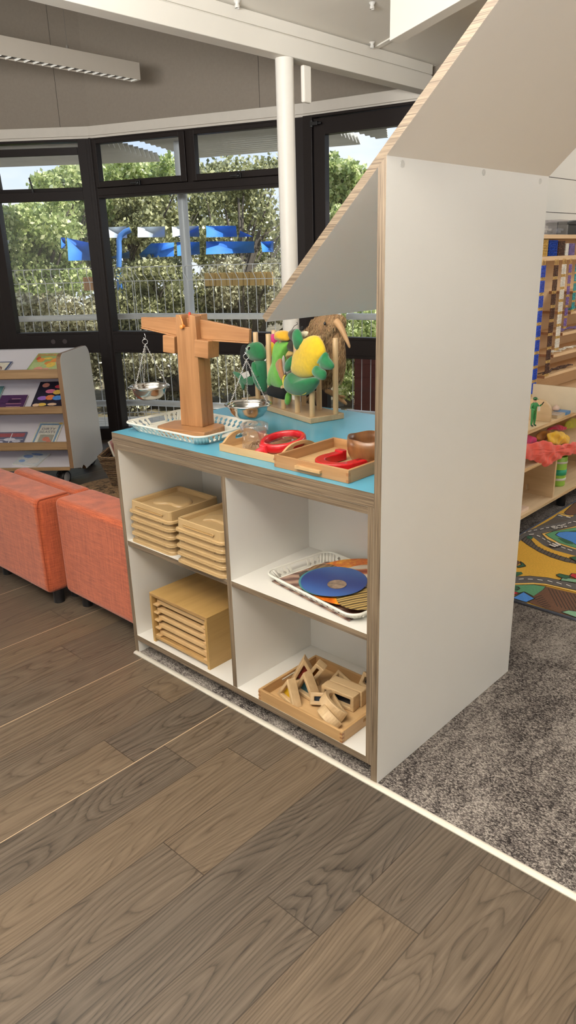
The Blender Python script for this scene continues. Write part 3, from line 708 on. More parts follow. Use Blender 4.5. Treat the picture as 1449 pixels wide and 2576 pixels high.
def louvre(mm, s0f, s1f, label, o0=.1, o1=1.32, z=2.16):
    t = thing('louvre_roof', label, 'roof', mm @ V(.5*(s0f(o0)+s1f(o0)), .6, z))
    Mi = Matrix.Translation(-t.location) @ mm; k = 0; o_ = o0
    while o_ < o1:
        b = MB(); b.M = Mi @ Matrix.Translation((0, o_, z)) @ Matrix.Rotation(math.radians(-28), 4, 'X')
        b.box(s0f(o_), s1f(o_), -.052, .052, -.004, .004); b.box(s0f(o_), s1f(o_), -.055, -.049, -.016, .004); b.build('roof_slat', SL, t); o_ += .088
    for s in (.12, .88):
        ss = lambda o: s0f(o)+(s1f(o)-s0f(o))*s
        b = MB(); b.M = Mi; b.box(ss(.3)-.02, ss(.3)+.02, o0, o1-.06, z+.06, z+.13); b.build('roof_bearer', SL, t)
louvre(M1, lambda o: -3.2, lambda o: -.06+.20*o, 'white slatted louvre roof outside the left window bay', z=2.03)
louvre(M2, lambda o: .16-.1*o, lambda o: 1.40+.02*o, 'white slatted louvre roof outside the middle windows', o1=1.38, z=2.045)
louvre(M3, lambda o: -.04, lambda o: .48-.4*o, 'white slatted louvre roof outside the glazed door', o1=1.1, z=2.035)

# sheets beyond the fence stand in for sails reflected in the window glass
REFLB = plain('reflected_blue', S(44, 116, 206, 1.25), .7, var=.08, scale=6); REFLW = plain('reflected_white', S(196, 206, 214, 1.2), .7, var=.05, scale=5)
def sail(label, pix, dep, m_):  # flat sheet outside in place of a reflection in the glass
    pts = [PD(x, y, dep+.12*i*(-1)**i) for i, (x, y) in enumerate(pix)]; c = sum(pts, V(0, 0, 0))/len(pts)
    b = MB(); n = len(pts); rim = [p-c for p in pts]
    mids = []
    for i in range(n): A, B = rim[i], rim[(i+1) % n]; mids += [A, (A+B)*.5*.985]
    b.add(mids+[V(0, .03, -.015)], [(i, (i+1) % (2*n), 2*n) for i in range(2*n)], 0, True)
    o = b.build('reflected_sail', m_, None, loc=c, fix=False); tag(o, label, 'shade sail', 'reflected sails built beyond the fence')
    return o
for lab, px_, mm_ in (('blue reflected sail piece widening beside the window corner', [(168, 598), (232, 612), (232, 655), (172, 656)], REFLB),
    ('small blue reflected sail scrap just before the wide blue piece', [(153, 597), (163, 598), (163, 625), (154, 624)], REFLB),
    ('blue reflected sail tip low at the edge of the first window', [(-12, 650), (18, 632), (30, 666), (-12, 668)], REFLB),
    ('grey white reflected sail above the blue tip in the first window', [(-12, 604), (24, 604), (20, 630), (-12, 646)], REFLW),
    ('white reflected sail with curved pole in front, upper row', [(264, 572), (318, 569), (320, 599), (264, 598)], REFLW),
    ('ribbed white reflected sail in the middle of the upper row', [(346, 571), (415, 569), (415, 597), (346, 597)], REFLW),
    ('pale reflected sail with blue lower edge beside the white post', [(432, 570), (500, 568), (500, 580), (434, 597)], REFLW),
    ('blue reflected sail just past the white post, upper row', [(446, 596), (500, 570), (502, 596)], REFLB),
    ('rectangular blue reflected sail in the upper row', [(518, 568), (594, 568), (597, 596), (519, 597)], REFLB),
    ('tapering blue reflected sail beside the thin trees', [(604, 580), (636, 595), (600, 597)], REFLB),
    ('dark blue reflected sail strip low beside the curved pole', [(268, 650), (326, 632), (326, 650)], REFLB),
    ('blue reflected sail in the lower row left of the white post', [(350, 640), (380, 612), (438, 610), (438, 645), (354, 650)], REFLB),
    ('blue reflected sail crossing behind the white post', [(444, 609), (502, 608), (503, 640), (446, 644)], REFLB),
    ('longest blue reflected sail in the lower row', [(518, 607), (640, 607), (640, 636), (518, 640)], REFLB),
    ('short blue reflected sail in the lower row beside the thin trees', [(656, 608), (688, 606), (688, 634), (660, 634)], REFLB),
    ('blue and white reflected sail corner at the round white column', [(716, 616), (737, 618), (737, 638), (718, 634)], REFLB)):
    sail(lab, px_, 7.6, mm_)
pts = [PD(299, 690, 7.4), PD(300, 625, 7.4), PD(299, 605, 7.4), PD(304, 592, 7.4), PD(314, 584, 7.4), PD(328, 578, 7.4)]
c0 = pts[0].copy(); pts = [V(c0.x, c0.y, -.2)]+pts
b = MB(); b.tube([p-V(c0.x, c0.y, 0) for p in pts], .028, 10); o = b.build('reflected_pole', plain('pole_blue', S(70, 120, 190, 1.2), .4, var=.04), None, loc=(c0.x, c0.y, 0)); tag(o, 'light blue curved pole among the reflected sails', 'pole')  # pole built outside as part of the sail reflection

# trees and shrubs
def leafmat(name, c1, c2, c3):
    m, nt, bs, out = nodes(name)
    g = nt.nodes.new('ShaderNodeNewGeometry'); r = ramp(nt, [(0, c1), (.55, c2), (1, c3)]); L(nt, g.outputs['Random Per Island'], r.inputs['Fac'])
    L(nt, r.outputs['Color'], bs.inputs['Base Color']); bs.inputs['Roughness'].default_value = .35; bs.inputs['Specular IOR Level'].default_value = .6
    tr_ = nt.nodes.new('ShaderNodeBsdfTranslucent'); L(nt, r.outputs['Color'], tr_.inputs['Color']); mx = nt.nodes.new('ShaderNodeMixShader'); mx.inputs[0].default_value = .35
    L(nt, bs.outputs[0], mx.inputs[1]); L(nt, tr_.outputs[0], mx.inputs[2]); L(nt, mx.outputs[0], out.inputs['Surface']); return m
LF1 = leafmat('leaf_bright', S(96, 112, 70, 1.5), S(150, 162, 104, 1.7), S(206, 212, 156, 1.8))
LF2 = leafmat('leaf_olive', S(76, 80, 56, 1.5), S(126, 128, 90, 1.7), S(190, 188, 146, 1.8))
LF3 = leafmat('leaf_dry', S(92, 88, 68, 1.5), S(146, 140, 110, 1.7), S(208, 202, 172, 1.8))
BARK = plain('bark', S(92, 84, 74), .9, var=.2, scale=20)
def leafcloud(clusters, n, size, rng):
    vs = []; fs = []
    tot = sum(c[1][0]*c[1][1]*c[1][2] for c in clusters)
    for (c, r) in clusters:
        k = max(30, int(n*r[0]*r[1]*r[2]/tot))
        for _ in range(k):
            while True:
                p = V(rng.uniform(-1, 1), rng.uniform(-1, 1), rng.uniform(-1, 1))
                if .15 < p.length < 1: break
            q = V(c[0]+p.x*r[0], c[1]+p.y*r[1], c[2]+p.z*r[2])
            a = V(rng.gauss(0, 1), rng.gauss(0, 1), rng.gauss(0, .7)).normalized(); u = a.orthogonal().normalized()
            u = (Matrix.Rotation(rng.random()*6.28, 3, a) @ u); l = size*rng.uniform(.6, 1.3); b_ = a.cross(u)*l*.34; i = len(vs)
            vs += [tuple(q), tuple(q+u*l*.5+b_), tuple(q+u*l), tuple(q+u*l*.5-b_)]; fs.append((i, i+1, i+2, i+3))
    return vs, fs
def tree(name, label, boxes, dep, n, size, lm, trunk=True, seed=1, cat='tree', branches=()):
    rng = random.Random(seed); mid = PD(sum(b_[0] for b_ in boxes)/len(boxes), 900, dep)
    base = V(mid.x, mid.y, -.16); t = thing(name, label, cat, base, group='trees and shrubs beyond the fence')
    cl = []
    for (x, y, rx, ry) in boxes:
        for _ in range(7):
            a = rng.random()*6.28; rr = math.sqrt(rng.random())*.75; d_ = dep+rng.uniform(-.3, .5)
            p = PD(x+rx*rr*math.cos(a), y+ry*rr*math.sin(a), d_)-base; s = (rx*.5)*d_/FPX; sz = (ry*.5)*d_/FPX
            cl.append((p, (s, s, sz)))
    vs, fs = leafcloud(cl, n, size, rng); b = MB(); b.add(vs, fs, 0); b.build('foliage', lm, t, fix=False)
    b = MB(); tops = [V(0, 0, 0)]
    bx = boxes[0]; top = PD(bx[0], bx[1], dep)-base
    mid_ = V(top.x*.35+.05, top.y*.35, top.z*.5); b.tube([V(0, 0, -.05), V(.02, 0, top.z*.25), mid_, top], [.05, .045, .035, .015], 8)
    for (x, y, rx, ry) in boxes[:5]:
        for _ in range(3):
            e = PD(x+rng.uniform(-rx, rx)*.8, y+rng.uniform(-ry, ry)*.8, dep+rng.uniform(-.2, .3))-base
            m1 = mid_*.45+e*.55+V(rng.uniform(-.1, .1), rng.uniform(-.1, .1), rng.uniform(-.05, .15)); b.tube([mid_, m1, e], [.024, .014, .005], 6)
    b.build('trunk', BARK, t)
    return t
tree('leafy_tree', 'bright green leafy tree filling the lower part of the first window', [(60, 600, 110, 90), (40, 560, 70, 60), (150, 540, 70, 60), (120, 690, 120, 70), (10, 690, 60, 80)], 8.0, 15750, 0.056, LF1, seed=2)
tree('leafy_tree', 'tall green tree with its crown behind the open sash of the first window', [(150, 470, 70, 45), (180, 440, 50, 25), (215, 530, 60, 70), (215, 470, 50, 50)], 8.6, 8750, 0.059, LF1, seed=3)
tree('leafy_tree', 'dense olive tree behind the window corner', [(250, 600, 80, 80), (330, 540, 90, 70), (200, 640, 70, 60), (380, 600, 80, 60)], 9.0, 14000, 0.059, LF2, seed=4)
tree('leafy_tree', 'green tree under the stepped roof slats in the middle window', [(340, 430, 90, 40), (290, 440, 60, 36), (420, 430, 60, 36), (330, 480, 90, 40)], 9.4, 10500, 0.059, LF1, seed=5)
tree('thin_tree', 'open branched tree with bright sky between its leaves', [(600, 500, 100, 60), (680, 540, 70, 70), (560, 430, 80, 34), (660, 420, 80, 34), (540, 600, 90, 40)], 9.2, 6300, 0.056, LF2, seed=6)
tree('leafy_tree', 'bright green tree at the hinge side of the glazed door', [(850, 420, 50, 50), (870, 470, 55, 55), (835, 520, 40, 60), (900, 450, 30, 30)], 8.5, 7875, 0.063, LF1, seed=7)
tree('hedge_shrub', 'dry looking shrub mass low behind the fence, first window', [(60, 790, 120, 80), (170, 800, 110, 80), (100, 880, 130, 80), (220, 900, 100, 90)], 7.4, 15750, 0.044, LF3, seed=8, cat='shrub')
tree('hedge_shrub', 'olive shrub mass low behind the fence, middle window', [(360, 760, 110, 80), (470, 770, 110, 80), (400, 680, 110, 50), (330, 880, 90, 90)], 7.5, 17500, 0.044, LF2, seed=9, cat='shrub')
tree('hedge_shrub', 'grey green shrub mass low behind the fence by the column', [(600, 760, 110, 80), (700, 770, 90, 80), (560, 690, 80, 40), (690, 690, 80, 40)], 7.5, 14875, 0.044, LF3, seed=10, cat='shrub')
tree('hedge_shrub', 'dry twiggy shrub behind the wooden balance scale', [(400, 930, 100, 80), (530, 920, 90, 80), (600, 930, 70, 80), (330, 960, 70, 70)], 7.2, 15750, 0.041, LF3, seed=11, cat='shrub')
tree('hedge_shrub', 'pale green shrub seen under the roof tip through the door', [(880, 850, 60, 60), (920, 820, 60, 60), (830, 820, 60, 60), (900, 940, 60, 70), (850, 650, 60, 80)], 7.0, 12250, 0.044, LF1, seed=12, cat='shrub')
tree('leafy_tree', 'hazy olive tree band far behind the blue reflected sails, middle window', [(300, 560, 90, 100), (400, 560, 90, 110), (470, 500, 90, 100), (520, 620, 80, 70), (390, 450, 90, 50)], 11.0, 12000, .075, LF2, seed=21)
tree('leafy_tree', 'hazy olive tree band far behind the thin branched tree', [(590, 640, 90, 60), (680, 640, 80, 60), (620, 560, 60, 50), (720, 560, 40, 60), (560, 520, 50, 60)], 11.4, 6500, .07, LF2, seed=22)
tree('hedge_shrub', 'leafy green shrub at the outer edge of the first window', [(-40, 640, 70, 90), (-30, 760, 80, 90), (-60, 560, 60, 70), (-20, 880, 80, 90)], 8.2, 9000, .055, LF1, seed=31, cat='shrub')
tree('leafy_tree', 'hazy green tree band far behind the first window trees', [(40, 600, 90, 80), (130, 580, 90, 90), (210, 560, 80, 100), (150, 660, 110, 60)], 11.0, 8000, .075, LF1, seed=23)
q = PD(930, 945, 6.6); b = MB(); b.box(-.13, .13, -.05, .05, -.3, .3); 
for k in range(5): b.box(-.135, .135, -.055, -.05, -.28+.12*k, -.27+.12*k)
o = b.build('garden_bin', plain('bin_maroon', S(88, 40, 36, 1.2), .6, var=.08), None, loc=(q.x, q.y, q.z-.1), bevel=.01); o.rotation_euler = (0, 0, .3); tag(o, 'dark red ribbed panel outside behind the kiwi puppet', 'panel')
q = PD(600, 702, 6.9); b = MB()
for k in range(12): b.box(-.36+.06*k, -.305+.06*k, -.01, .01, -.06, .06)
b.box(-.36, .36, .01, .02, -.02, .02)
o = b.build('bamboo_screen', wood('bamboo', S(160, 128, 70, 1.2), S(204, 172, 110, 1.2), 2, 40), None, loc=q); o.rotation_euler = (0, 0, .35); tag(o, 'strip of yellow bamboo screen behind the fence', 'screen')
q = PD(228, 714, 6.9); b = MB()  # slats stand in for indoor wood reflected in the window glass
for k in range(6): b.box(-.07+.024*k, -.049+.024*k, -.01, .01, -.06, .06)
b.box(-.07, .07, .008, .014, -.02, .02)
o = b.build('reflected_wood', wood('cedar', S(150, 104, 60, 1.2), S(190, 142, 90, 1.2), 2, 40), None, loc=q); o.rotation_euler = (0, 0, .5); tag(o, 'small brown wooden reflection built behind the fence beside the window corner', 'panel')

# ================================================================= LIGHT
def world():
    w = bpy.data.worlds.new('sky'); scene.world = w; w.use_nodes = True; nt = w.node_tree
    bg = nt.nodes['Background']
    tc = nt.nodes.new('ShaderNodeTexCoord'); sx = nt.nodes.new('ShaderNodeSeparateXYZ'); L(nt, tc.outputs['Generated'], sx.inputs[0])
    r = ramp(nt, [(0, S(206, 214, 222)), (.12, S(196, 212, 236)), (.6, S(110, 160, 224))]); L(nt, sx.outputs['Z'], r.inputs['Fac'])
    mp = nt.nodes.new('ShaderNodeMapping'); mp.inputs['Scale'].default_value = (1, 1, 3); L(nt, tc.outputs['Generated'], mp.inputs['Vector'])
    n = noise(nt, mp.outputs['Vector'], 2.2, 5, .6); cr = ramp(nt, [(.38, (0, 0, 0, 1)), (.60, (1, 1, 1, 1))]); L(nt, n.outputs['Fac'], cr.inputs['Fac'])
    mx = nt.nodes.new('ShaderNodeMix'); mx.data_type = 'RGBA'; L(nt, cr.outputs['Color'], mx.inputs['Factor']); L(nt, r.outputs['Color'], mx.inputs['A']); mx.inputs['B'].default_value = S(238, 240, 246)
    L(nt, mx.outputs['Result'], bg.inputs['Color']); bg.inputs['Strength'].default_value = SKY
SKY, SUNE = 1.35, 6.5
world()
def lamp(kind, name, energy, loc, tgt, size=None, color=(1, 1, 1), sizey=None):
    l = bpy.data.lights.new(name, kind); l.energy = energy; l.color = color
    o = bpy.data.objects.new(name, l); COL.objects.link(o); o.location = loc
    o.rotation_euler = (Vector(tgt)-Vector(loc)).to_track_quat('-Z', 'Y').to_euler()
    if kind == 'AREA': l.shape = 'RECTANGLE'; l.size = size; l.size_y = sizey or size
    if kind == 'SUN': l.angle = math.radians(1.0)
    return o
lamp('SUN', 'sun', SUNE, (0, 0, 8), (-.75, -.5, 8-1.35), color=(1, .96, .9))
WARM = (1, .95, .88)
WARM = (1, .985, .96)
lamp('AREA', 'unseen_side_fill', 32, (.2, -4.42, 1.6), (.2, 0, 1.45), 5.5, WARM, 1.8)  # added area fill for daylight from unseen windows behind the camera
lamp('AREA', 'unseen_side_fill', 35, (3.92, .6, 1.7), (0, .6, 1.5), 5.0, (.96, .98, 1), 1.8)  # added fill for the tall panel's outer face, on a solid wall
lamp('AREA', 'unseen_side_fill', 95, (-6.9, -2.8, 1.5), (0, -1.6, 1.5), 2.8, WARM, 1.8)  # added fill from the left, lifts the book display and sofas
lamp('AREA', 'ceiling_fill', 33, (.1, -1.5, 2.3), (-.2, -.6, 0), 1.4, (1, .91, .78), .5)  # unseen area fill near the ceiling, lights the shelf tops from above
lamp('AREA', 'ceiling_fill', 42, (1.0, 4.2, 2.5), (.0, 2.2, .4), 1.6, WARM, 1.2)  # unseen area fill added to brighten the low shelf side
lamp('AREA', 'upward_fill', 255, (-.1, -1.7, 1.6), (-.25, -1.2, 3), 1.6, WARM, .7)  # unseen fill added behind the camera, aimed up to brighten the ceiling
scene.view_settings.view_transform = 'Standard'; scene.view_settings.look = 'None'; scene.view_settings.exposure = 0.0
scene.cycles.max_bounces = 7; scene.cycles.diffuse_bounces = 4; scene.cycles.glossy_bounces = 4; scene.cycles.transparent_max_bounces = 32
scene.cycles.transmission_bounces = 6; scene.cycles.caustics_reflective = False; scene.cycles.caustics_refractive = False; scene.cycles.sample_clamp_indirect = 6
# ================================================================= WORKTOP OBJECTS
ZW = .7502
def rrect(w, d, r, n=4):
    pts = []
    for (cx, cy, a0) in ((w/2-r, d/2-r, 0), (-w/2+r, d/2-r, PI/2), (-w/2+r, -d/2+r, PI), (w/2-r, -d/2+r, 1.5*PI)):
        for q in range(n+1): a = a0+PI/2*q/n; pts.append((cx+r*math.cos(a), cy+r*math.sin(a)))
    return pts
def loops(b, rings, mi=0, cap0=True, cap1=True, smooth=True):
    """rings: list of (loop2d, z)"""
    n = len(rings[0][0]); vs = []
    for lp, z in rings: vs += [(p[0], p[1], z) for p in lp]
    fs = []
    for i in range(len(rings)-1):
        for k in range(n): j = (k+1) % n; fs.append((i*n+k, i*n+j, (i+1)*n+j, (i+1)*n+k))
    b.add(vs, fs, mi, smooth)
    if cap0: b.add(vs[:n], [list(range(n))[::-1]], mi)
    if cap1: b.add(vs[-n:], [list(range(n))], mi)
    return b
def lace_tray(label, loc, rot, wt_, dt, wb, db, h):
    t = thing('lace_tray', label, 'tray', loc, rot, )
    b = MB(); loops(b, [(rrect(wb, db, .03, 5), 0), (rrect(wb, db, .03, 5), .0022)], smooth=False); b.build('tray_base', WPLAST, t)
    b = MB()
    def side(pb0, pb1, pt0, pt1, n, hole):
        pb0, pb1, pt0, pt1 = map(Vector, (pb0, pb1, pt0, pt1))
        def at(u, v): return (pb0.lerp(pb1, u)).lerp(pt0.lerp(pt1, u), v)
        for k in range(n):
            u = (k+.5)/n; pw = 1.0/n
            if hole and abs(u-.5) < .22: 
                continue
            prof = [(.10, .40), (.3, .18), (.5, .40), (.7, .18), (.92, .38)]; off = [0, .10, 0, -.10, 0]
            L_ = [at(u+(o-w_)*pw, v) for (v, w_), o in zip(prof, off)]; R_ = [at(u+(o+w_)*pw, v) for (v, w_), o in zip(prof, off)]
            b.add(L_+R_, [(i, i+1, 6+i, 5+i) for i in range(4)], 0)
        b.add([at(0, 0), at(1, 0), at(1, .12), at(0, .12)], [(0, 1, 2, 3)]); b.add([at(0, .9), at(1, .9), at(1, 1), at(0, 1)], [(0, 1, 2, 3)])
        if hole:
            for (u0, u1) in ((.26, .31), (.69, .74)): b.add([at(u0, .1), at(u1, .1), at(u1, .92), at(u0, .92)], [(0, 1, 2, 3)])
            b.add([at(.27, .1), at(.73, .1), at(.73, .3), at(.27, .3)], [(0, 1, 2, 3)])
    def C_(w, d, sx_, sy_, z, ax): r = .03; return (sx_*(w/2-(r if ax == 0 else 0)), sy_*(d/2-(r if ax == 1 else 0)), z)
    z0, z1 = .001, h
    side(C_(wb, db, -1, -1, z0, 0), C_(wb, db, 1, -1, z0, 0), C_(wt_, dt, -1, -1, z1, 0), C_(wt_, dt, 1, -1, z1, 0), 13, False)
    side(C_(wb, db, -1, 1, z0, 0), C_(wb, db, 1, 1, z0, 0), C_(wt_, dt, -1, 1, z1, 0), C_(wt_, dt, 1, 1, z1, 0), 13, False)
    side(C_(wb, db, -1, -1, z0, 1), C_(wb, db, -1, 1, z0, 1), C_(wt_, dt, -1, -1, z1, 1), C_(wt_, dt, -1, 1, z1, 1), 8, True)
    side(C_(wb, db, 1, -1, z0, 1), C_(wb, db, 1, 1, z0, 1), C_(wt_, dt, 1, -1, z1, 1), C_(wt_, dt, 1, 1, z1, 1), 8, True)
    lo, hi = rrect(wb, db, .03, 5), rrect(wt_, dt, .03, 5); n = 6
    for c in range(4):
        for q in range(5):
            i = c*n+q; j = i+1
            b.add([(*lo[i], z0), (*lo[j], z0), (*hi[j], z1), (*hi[i], z1)], [(0, 1, 2, 3)], 0, True)
    o = b.build('lattice_side', WPLAST, t, fix=False); so = o.modifiers.new('solid', 'SOLIDIFY'); so.thickness = .0018; so.offset = 0
    b = MB(); pts = [(p[0], p[1], h+.0005) for p in rrect(wt_+.006, dt+.006, .032, 6)]; b.tube(pts, .0034, 8, closed=True); b.build('tray_rim', WPLAST, t)
    return t
lace_tray('white lattice plastic tray under the wooden balance scale', (-.806, .152, ZW), 0, .348, .232, .315, .196, .0265)

# --- wooden balance
bang = math.radians(12.5)
bs_ = thing('balance_scale', 'wooden balance scale with two hanging steel pans in the white tray', 'scale', (-.770, .125, .7528), bang)
OAKR = wood('balance_wood_z', S(128, 88, 54, 1.05), S(166, 122, 82, 1.1), 2, 70, .38, 5); OAKRX = wood('balance_wood_x', S(124, 84, 52, 1.05), S(162, 118, 78, 1.1), 0, 70, .38, 5)
b = MB(); w_, d_, c_ = .088, .058, .018
b.prism([(-w_-.01, -d_+c_), (-w_-.01+c_, -d_), (w_-.012, -d_), (w_, -d_), (w_, d_-c_), (w_-c_, d_), (-w_+c_, d_), (-w_-.01, d_-c_)], 0, .0245, 'z'); b.build('scale_base', OAKRX, bs_, bevel=.003)
bc = MB(); bc.prism([(-.036, .0245), (.043, .0245), (.042, .335), (.026, .338), (.021, .338), (.019, .305), (-.003, .305), (-.006, .338), (-.026, .338)], -.006, .022, 'y'); bc.prism([(.026, .31), (.043, .31), (.042, .338), (.027, .338)], .022, .05, 'y')
bc.prism([(-.036, .0245), (.043, .0245), (.042, .335), (-.026, .338)], .0225, .05, 'y'); bc.build('scale_column', OAKR, bs_, bevel=.0012)
tl = math.radians(-4.5)
bmE = bpy.data.objects.new('beam', None); COL.objects.link(bmE); bmE.parent = bs_; bmE.location = (.008, .022, .305); bmE.rotation_euler = (0, -tl, 0)
b = MB(); b.prism([(-.182, .008), (-.03, .022), (.03, .022), (.196, .012), (.196, -.022), (.05, -.030), (-.05, -.030), (-.182, -.020)], -.0065, .0065, 'y', side=0)
b.prism([(-.182, -.020), (-.05, -.030), (.05, -.030), (.196, -.022), (.196, -.026), (.05, -.034), (-.05, -.034), (-.182, -.024)], -.009, .009, 'y')
b.build('beam_arm', OAKRX, bmE, bevel=.0015)
for (x0, x1) in ((-.082, -.040), (.030, .078)):
    b = MB(); b.box(x0, x1, -.031, .022, -.078, -.030); b.build('beam_block', OAKRX, bmE, bevel=.002)
bmE.scale = (1, 1, 1)
b = MB(); b.box(.006, .011, .012, .016, .30, .344); b.build('pointer', plain('red_pointer', S(170, 50, 36, 1.2), .5), bs_)
b = MB(); b.M = Matrix.Translation((-.002, -.012, .306)) @ Matrix.Rotation(-PI/2, 4, 'X'); b.cyl((0, 0, -.002), .0055, .012, 14); b.ell((0, 0, -.002), (.0062, .0062, .003), 12, 6)
b.M = Matrix.Identity(4); b.tube([(-.010, -.007, .336), (-.004, -.0075, .325), (.0, -.0075, .309)], .0022, 6); b.build('pivot_pin', wood('pin_wood', S(160, 96, 40, 1.2), S(200, 130, 60, 1.2), 1, 60, .3), bs_)
def pan(x, ztop, zrim, R, ang, lab):
    p = bpy.data.objects.new('pan', None); COL.objects.link(p); p.parent = bs_; p.location = (x, .022, 0)
    b = MB()
    prof = [(0, zrim-.041), (R*.45, zrim-.040), (R*.62, zrim-.034), (R*.76, zrim-.022), (R*.83, zrim-.006), (R*.86, zrim), (R*.95, zrim+.001), (R, zrim-.001), (R*.995, zrim-.003), (R*.94, zrim-.0015), (R*.845, zrim-.004), (R*.80, zrim-.012), (R*.73, zrim-.024), (R*.58, zrim-.035), (R*.4, zrim-.0385), (0, zrim-.039)]
    b.lathe(prof[::-1], 48); b.build('bowl', STEEL, p)
    b = MB(); zr = ztop-.030
    def ring(b_, c, r, th, M_): 
        b_.M = M_; b_.tube([(c[0]+r*math.cos(2*PI*k/16), c[1], c[2]+r*math.sin(2*PI*k/16)) for k in range(16)], th, 6, closed=True); b_.M = Matrix.Identity(4)
    ring(b, (0, 0, zr+.006), .0075, .0009, Matrix.Rotation(.6, 4, 'Z'))
    b.tube([(0, 0, ztop), (.002, 0, ztop-.004), (.004, 0, ztop-.010), (.0, 0, ztop-.017), (-.004, 0, ztop-.012)], .0008, 6)
    b.build('hook', CHROME, p)
    for k in range(3):
        a = ang+2*PI*k/3; e = V(R*.9*math.cos(a), R*.9*math.sin(a), zrim+.002); s_ = V(0, 0, zr-.002); d = e-s_; n = int(d.length/.0042); b = MB()
        ax_ = d.normalized(); u = ax_.orthogonal().normalized(); v_ = ax_.cross(u)
        for i in range(n):
            c = s_+d*((i+.5)/n); uu = u if i % 2 else v_; pts = []
            for q in range(8):
                al = 2*PI*q/8; pts.append(c+ax_*(.0032*math.cos(al))+uu*(.0017*math.sin(al)))
            b.tube(pts, .00055, 4, closed=True)
        b.tube([e+V(.006*math.cos(2*PI*q/10)*math.cos(a), .006*math.cos(2*PI*q/10)*math.sin(a), .006*math.sin(2*PI*q/10)-.004) for q in range(10)], .0006, 5, closed=True)
        b.build('chain', CHROME, p, fix=False)
pan(-.171, .281, .128, .0625, .45, 'l'); pan(.186, .252, .100, .067, .10, 'r')

# --- wooden trays
def wtray(b, x0, x1, y0, y1, h, th=.008, floor_=.005): pass
T_FLOOR = wood('birch_floor', S(178, 144, 100, 1.05), S(202, 168, 122, 1.05), 0, 40, .45, 3)
def dovetail(t, pts, h, th, n=3):
    for (x, y, dx, dy) in pts:
        b = MB()
        for k in range(n): z0 = h*(k+.08)/n; z1 = h*(k+.55)/n; b.box(min(x, x+dx), max(x, x+dx), min(y, y+dy), max(y, y+dy), z0, z1)
        b.build('finger_joint', wood('joint_dark', S(112, 70, 38, 1.2), S(150, 104, 66, 1.2), 2, 80), t)
def handle_end(b, x0, x1, d, h0, h1, slot_w, slot_h, slot_z):
    """arched end wall with an oval slot, thickness along x"""
    n = 20; outer = []; 
    ys = [d/2*math.cos(PI*k/n) for k in range(n+1)]
    top = [(y, h0+(h1-h0)*min(1, max(0, 1-(abs(y)/(d/2*.93))**2.6))) for y in ys]
    outer = [(d/2, 0)]+top+[(-d/2, 0)]
    m_ = len(outer); inner = []
    for k in range(m_):
        y, z = outer[k]; a = math.atan2(z-slot_z, y*.5); q = math.cos(a); r_ = math.sin(a)
        inner.append((math.copysign(abs(q)**.6, q)*slot_w/2, slot_z+math.copysign(abs(r_)**.6, r_)*slot_h/2))
    b.ringprism(outer, inner, x0, x1, 'x')
TR1 = wood('tray_pale_x', S(168, 132, 88, 1.0), S(200, 164, 118, 1.0), 0, 60, .4, 4); TR1Y = wood('tray_pale_y', S(168, 132, 88, 1.0), S(200, 164, 118, 1.0), 1, 60, .4, 4)
t = thing('handled_tray', 'pale wooden tray with arched slotted ends holding the jar and magnifier', 'tray', (-.452, .124, ZW))
b = MB(); b.box(-.106, .106, -.072, .072, .0005, .005); b.build('tray_floor', T_FLOOR, t)
b = MB(); b.box(-.112, .108, -.079, -.072, 0, .020); b.build('tray_side', TR1, t, bevel=.001)
b = MB(); b.box(-.112, .108, .072, .079, 0, .020); b.build('tray_side', TR1, t, bevel=.001)
b = MB(); handle_end(b, -.112, -.105, .144, .020, .045, .05, .016, .028); b.build('tray_end', TR1Y, t, bevel=.0008)
b = MB(); handle_end(b, .101, .108, .144, .020, .043, .05, .013, .028); b.build('tray_end', TR1Y, t, bevel=.0008)
textpart('Kado', t, (.098, -.0795, .0095), .0075, INK, (PI/2, 0, 0))
t = thing('drawer_tray', 'brown wooden tray with front bar handle holding the red magnet and bowl', 'tray', (-.2215, .135, ZW))
b = MB(); b.box(-.108, .108, -.108, .108, .0005, .006); b.build('tray_floor', T_FLOOR, t)
b = MB(); b.box(-.1155, .1155, -.1135, -.106, 0, .031); b.build('tray_side', BEECHX, t, bevel=.001)
b = MB(); b.box(-.1155, .1155, .106, .1135, 0, .031); b.build('tray_side', BEECHX, t, bevel=.001)
b = MB(); b.box(-.1155, -.108, -.106, .106, 0, .031); b.build('tray_side', BEECHY, t, bevel=.001)
b = MB(); b.box(.108, .1155, -.106, .106, 0, .031); b.build('tray_side', BEECHY, t, bevel=.001)
b = MB(); b.box(-.040, .038, -.123, -.1135, .0105, .0185); b.build('bar_handle', TR1, t, bevel=.0008)
dovetail(t, [(-.1157, -.1137, .007, .001), (.1085, -.1137, .0072, .001), (.1150, -.1137, .0008, .007)], .031, .007, 2)

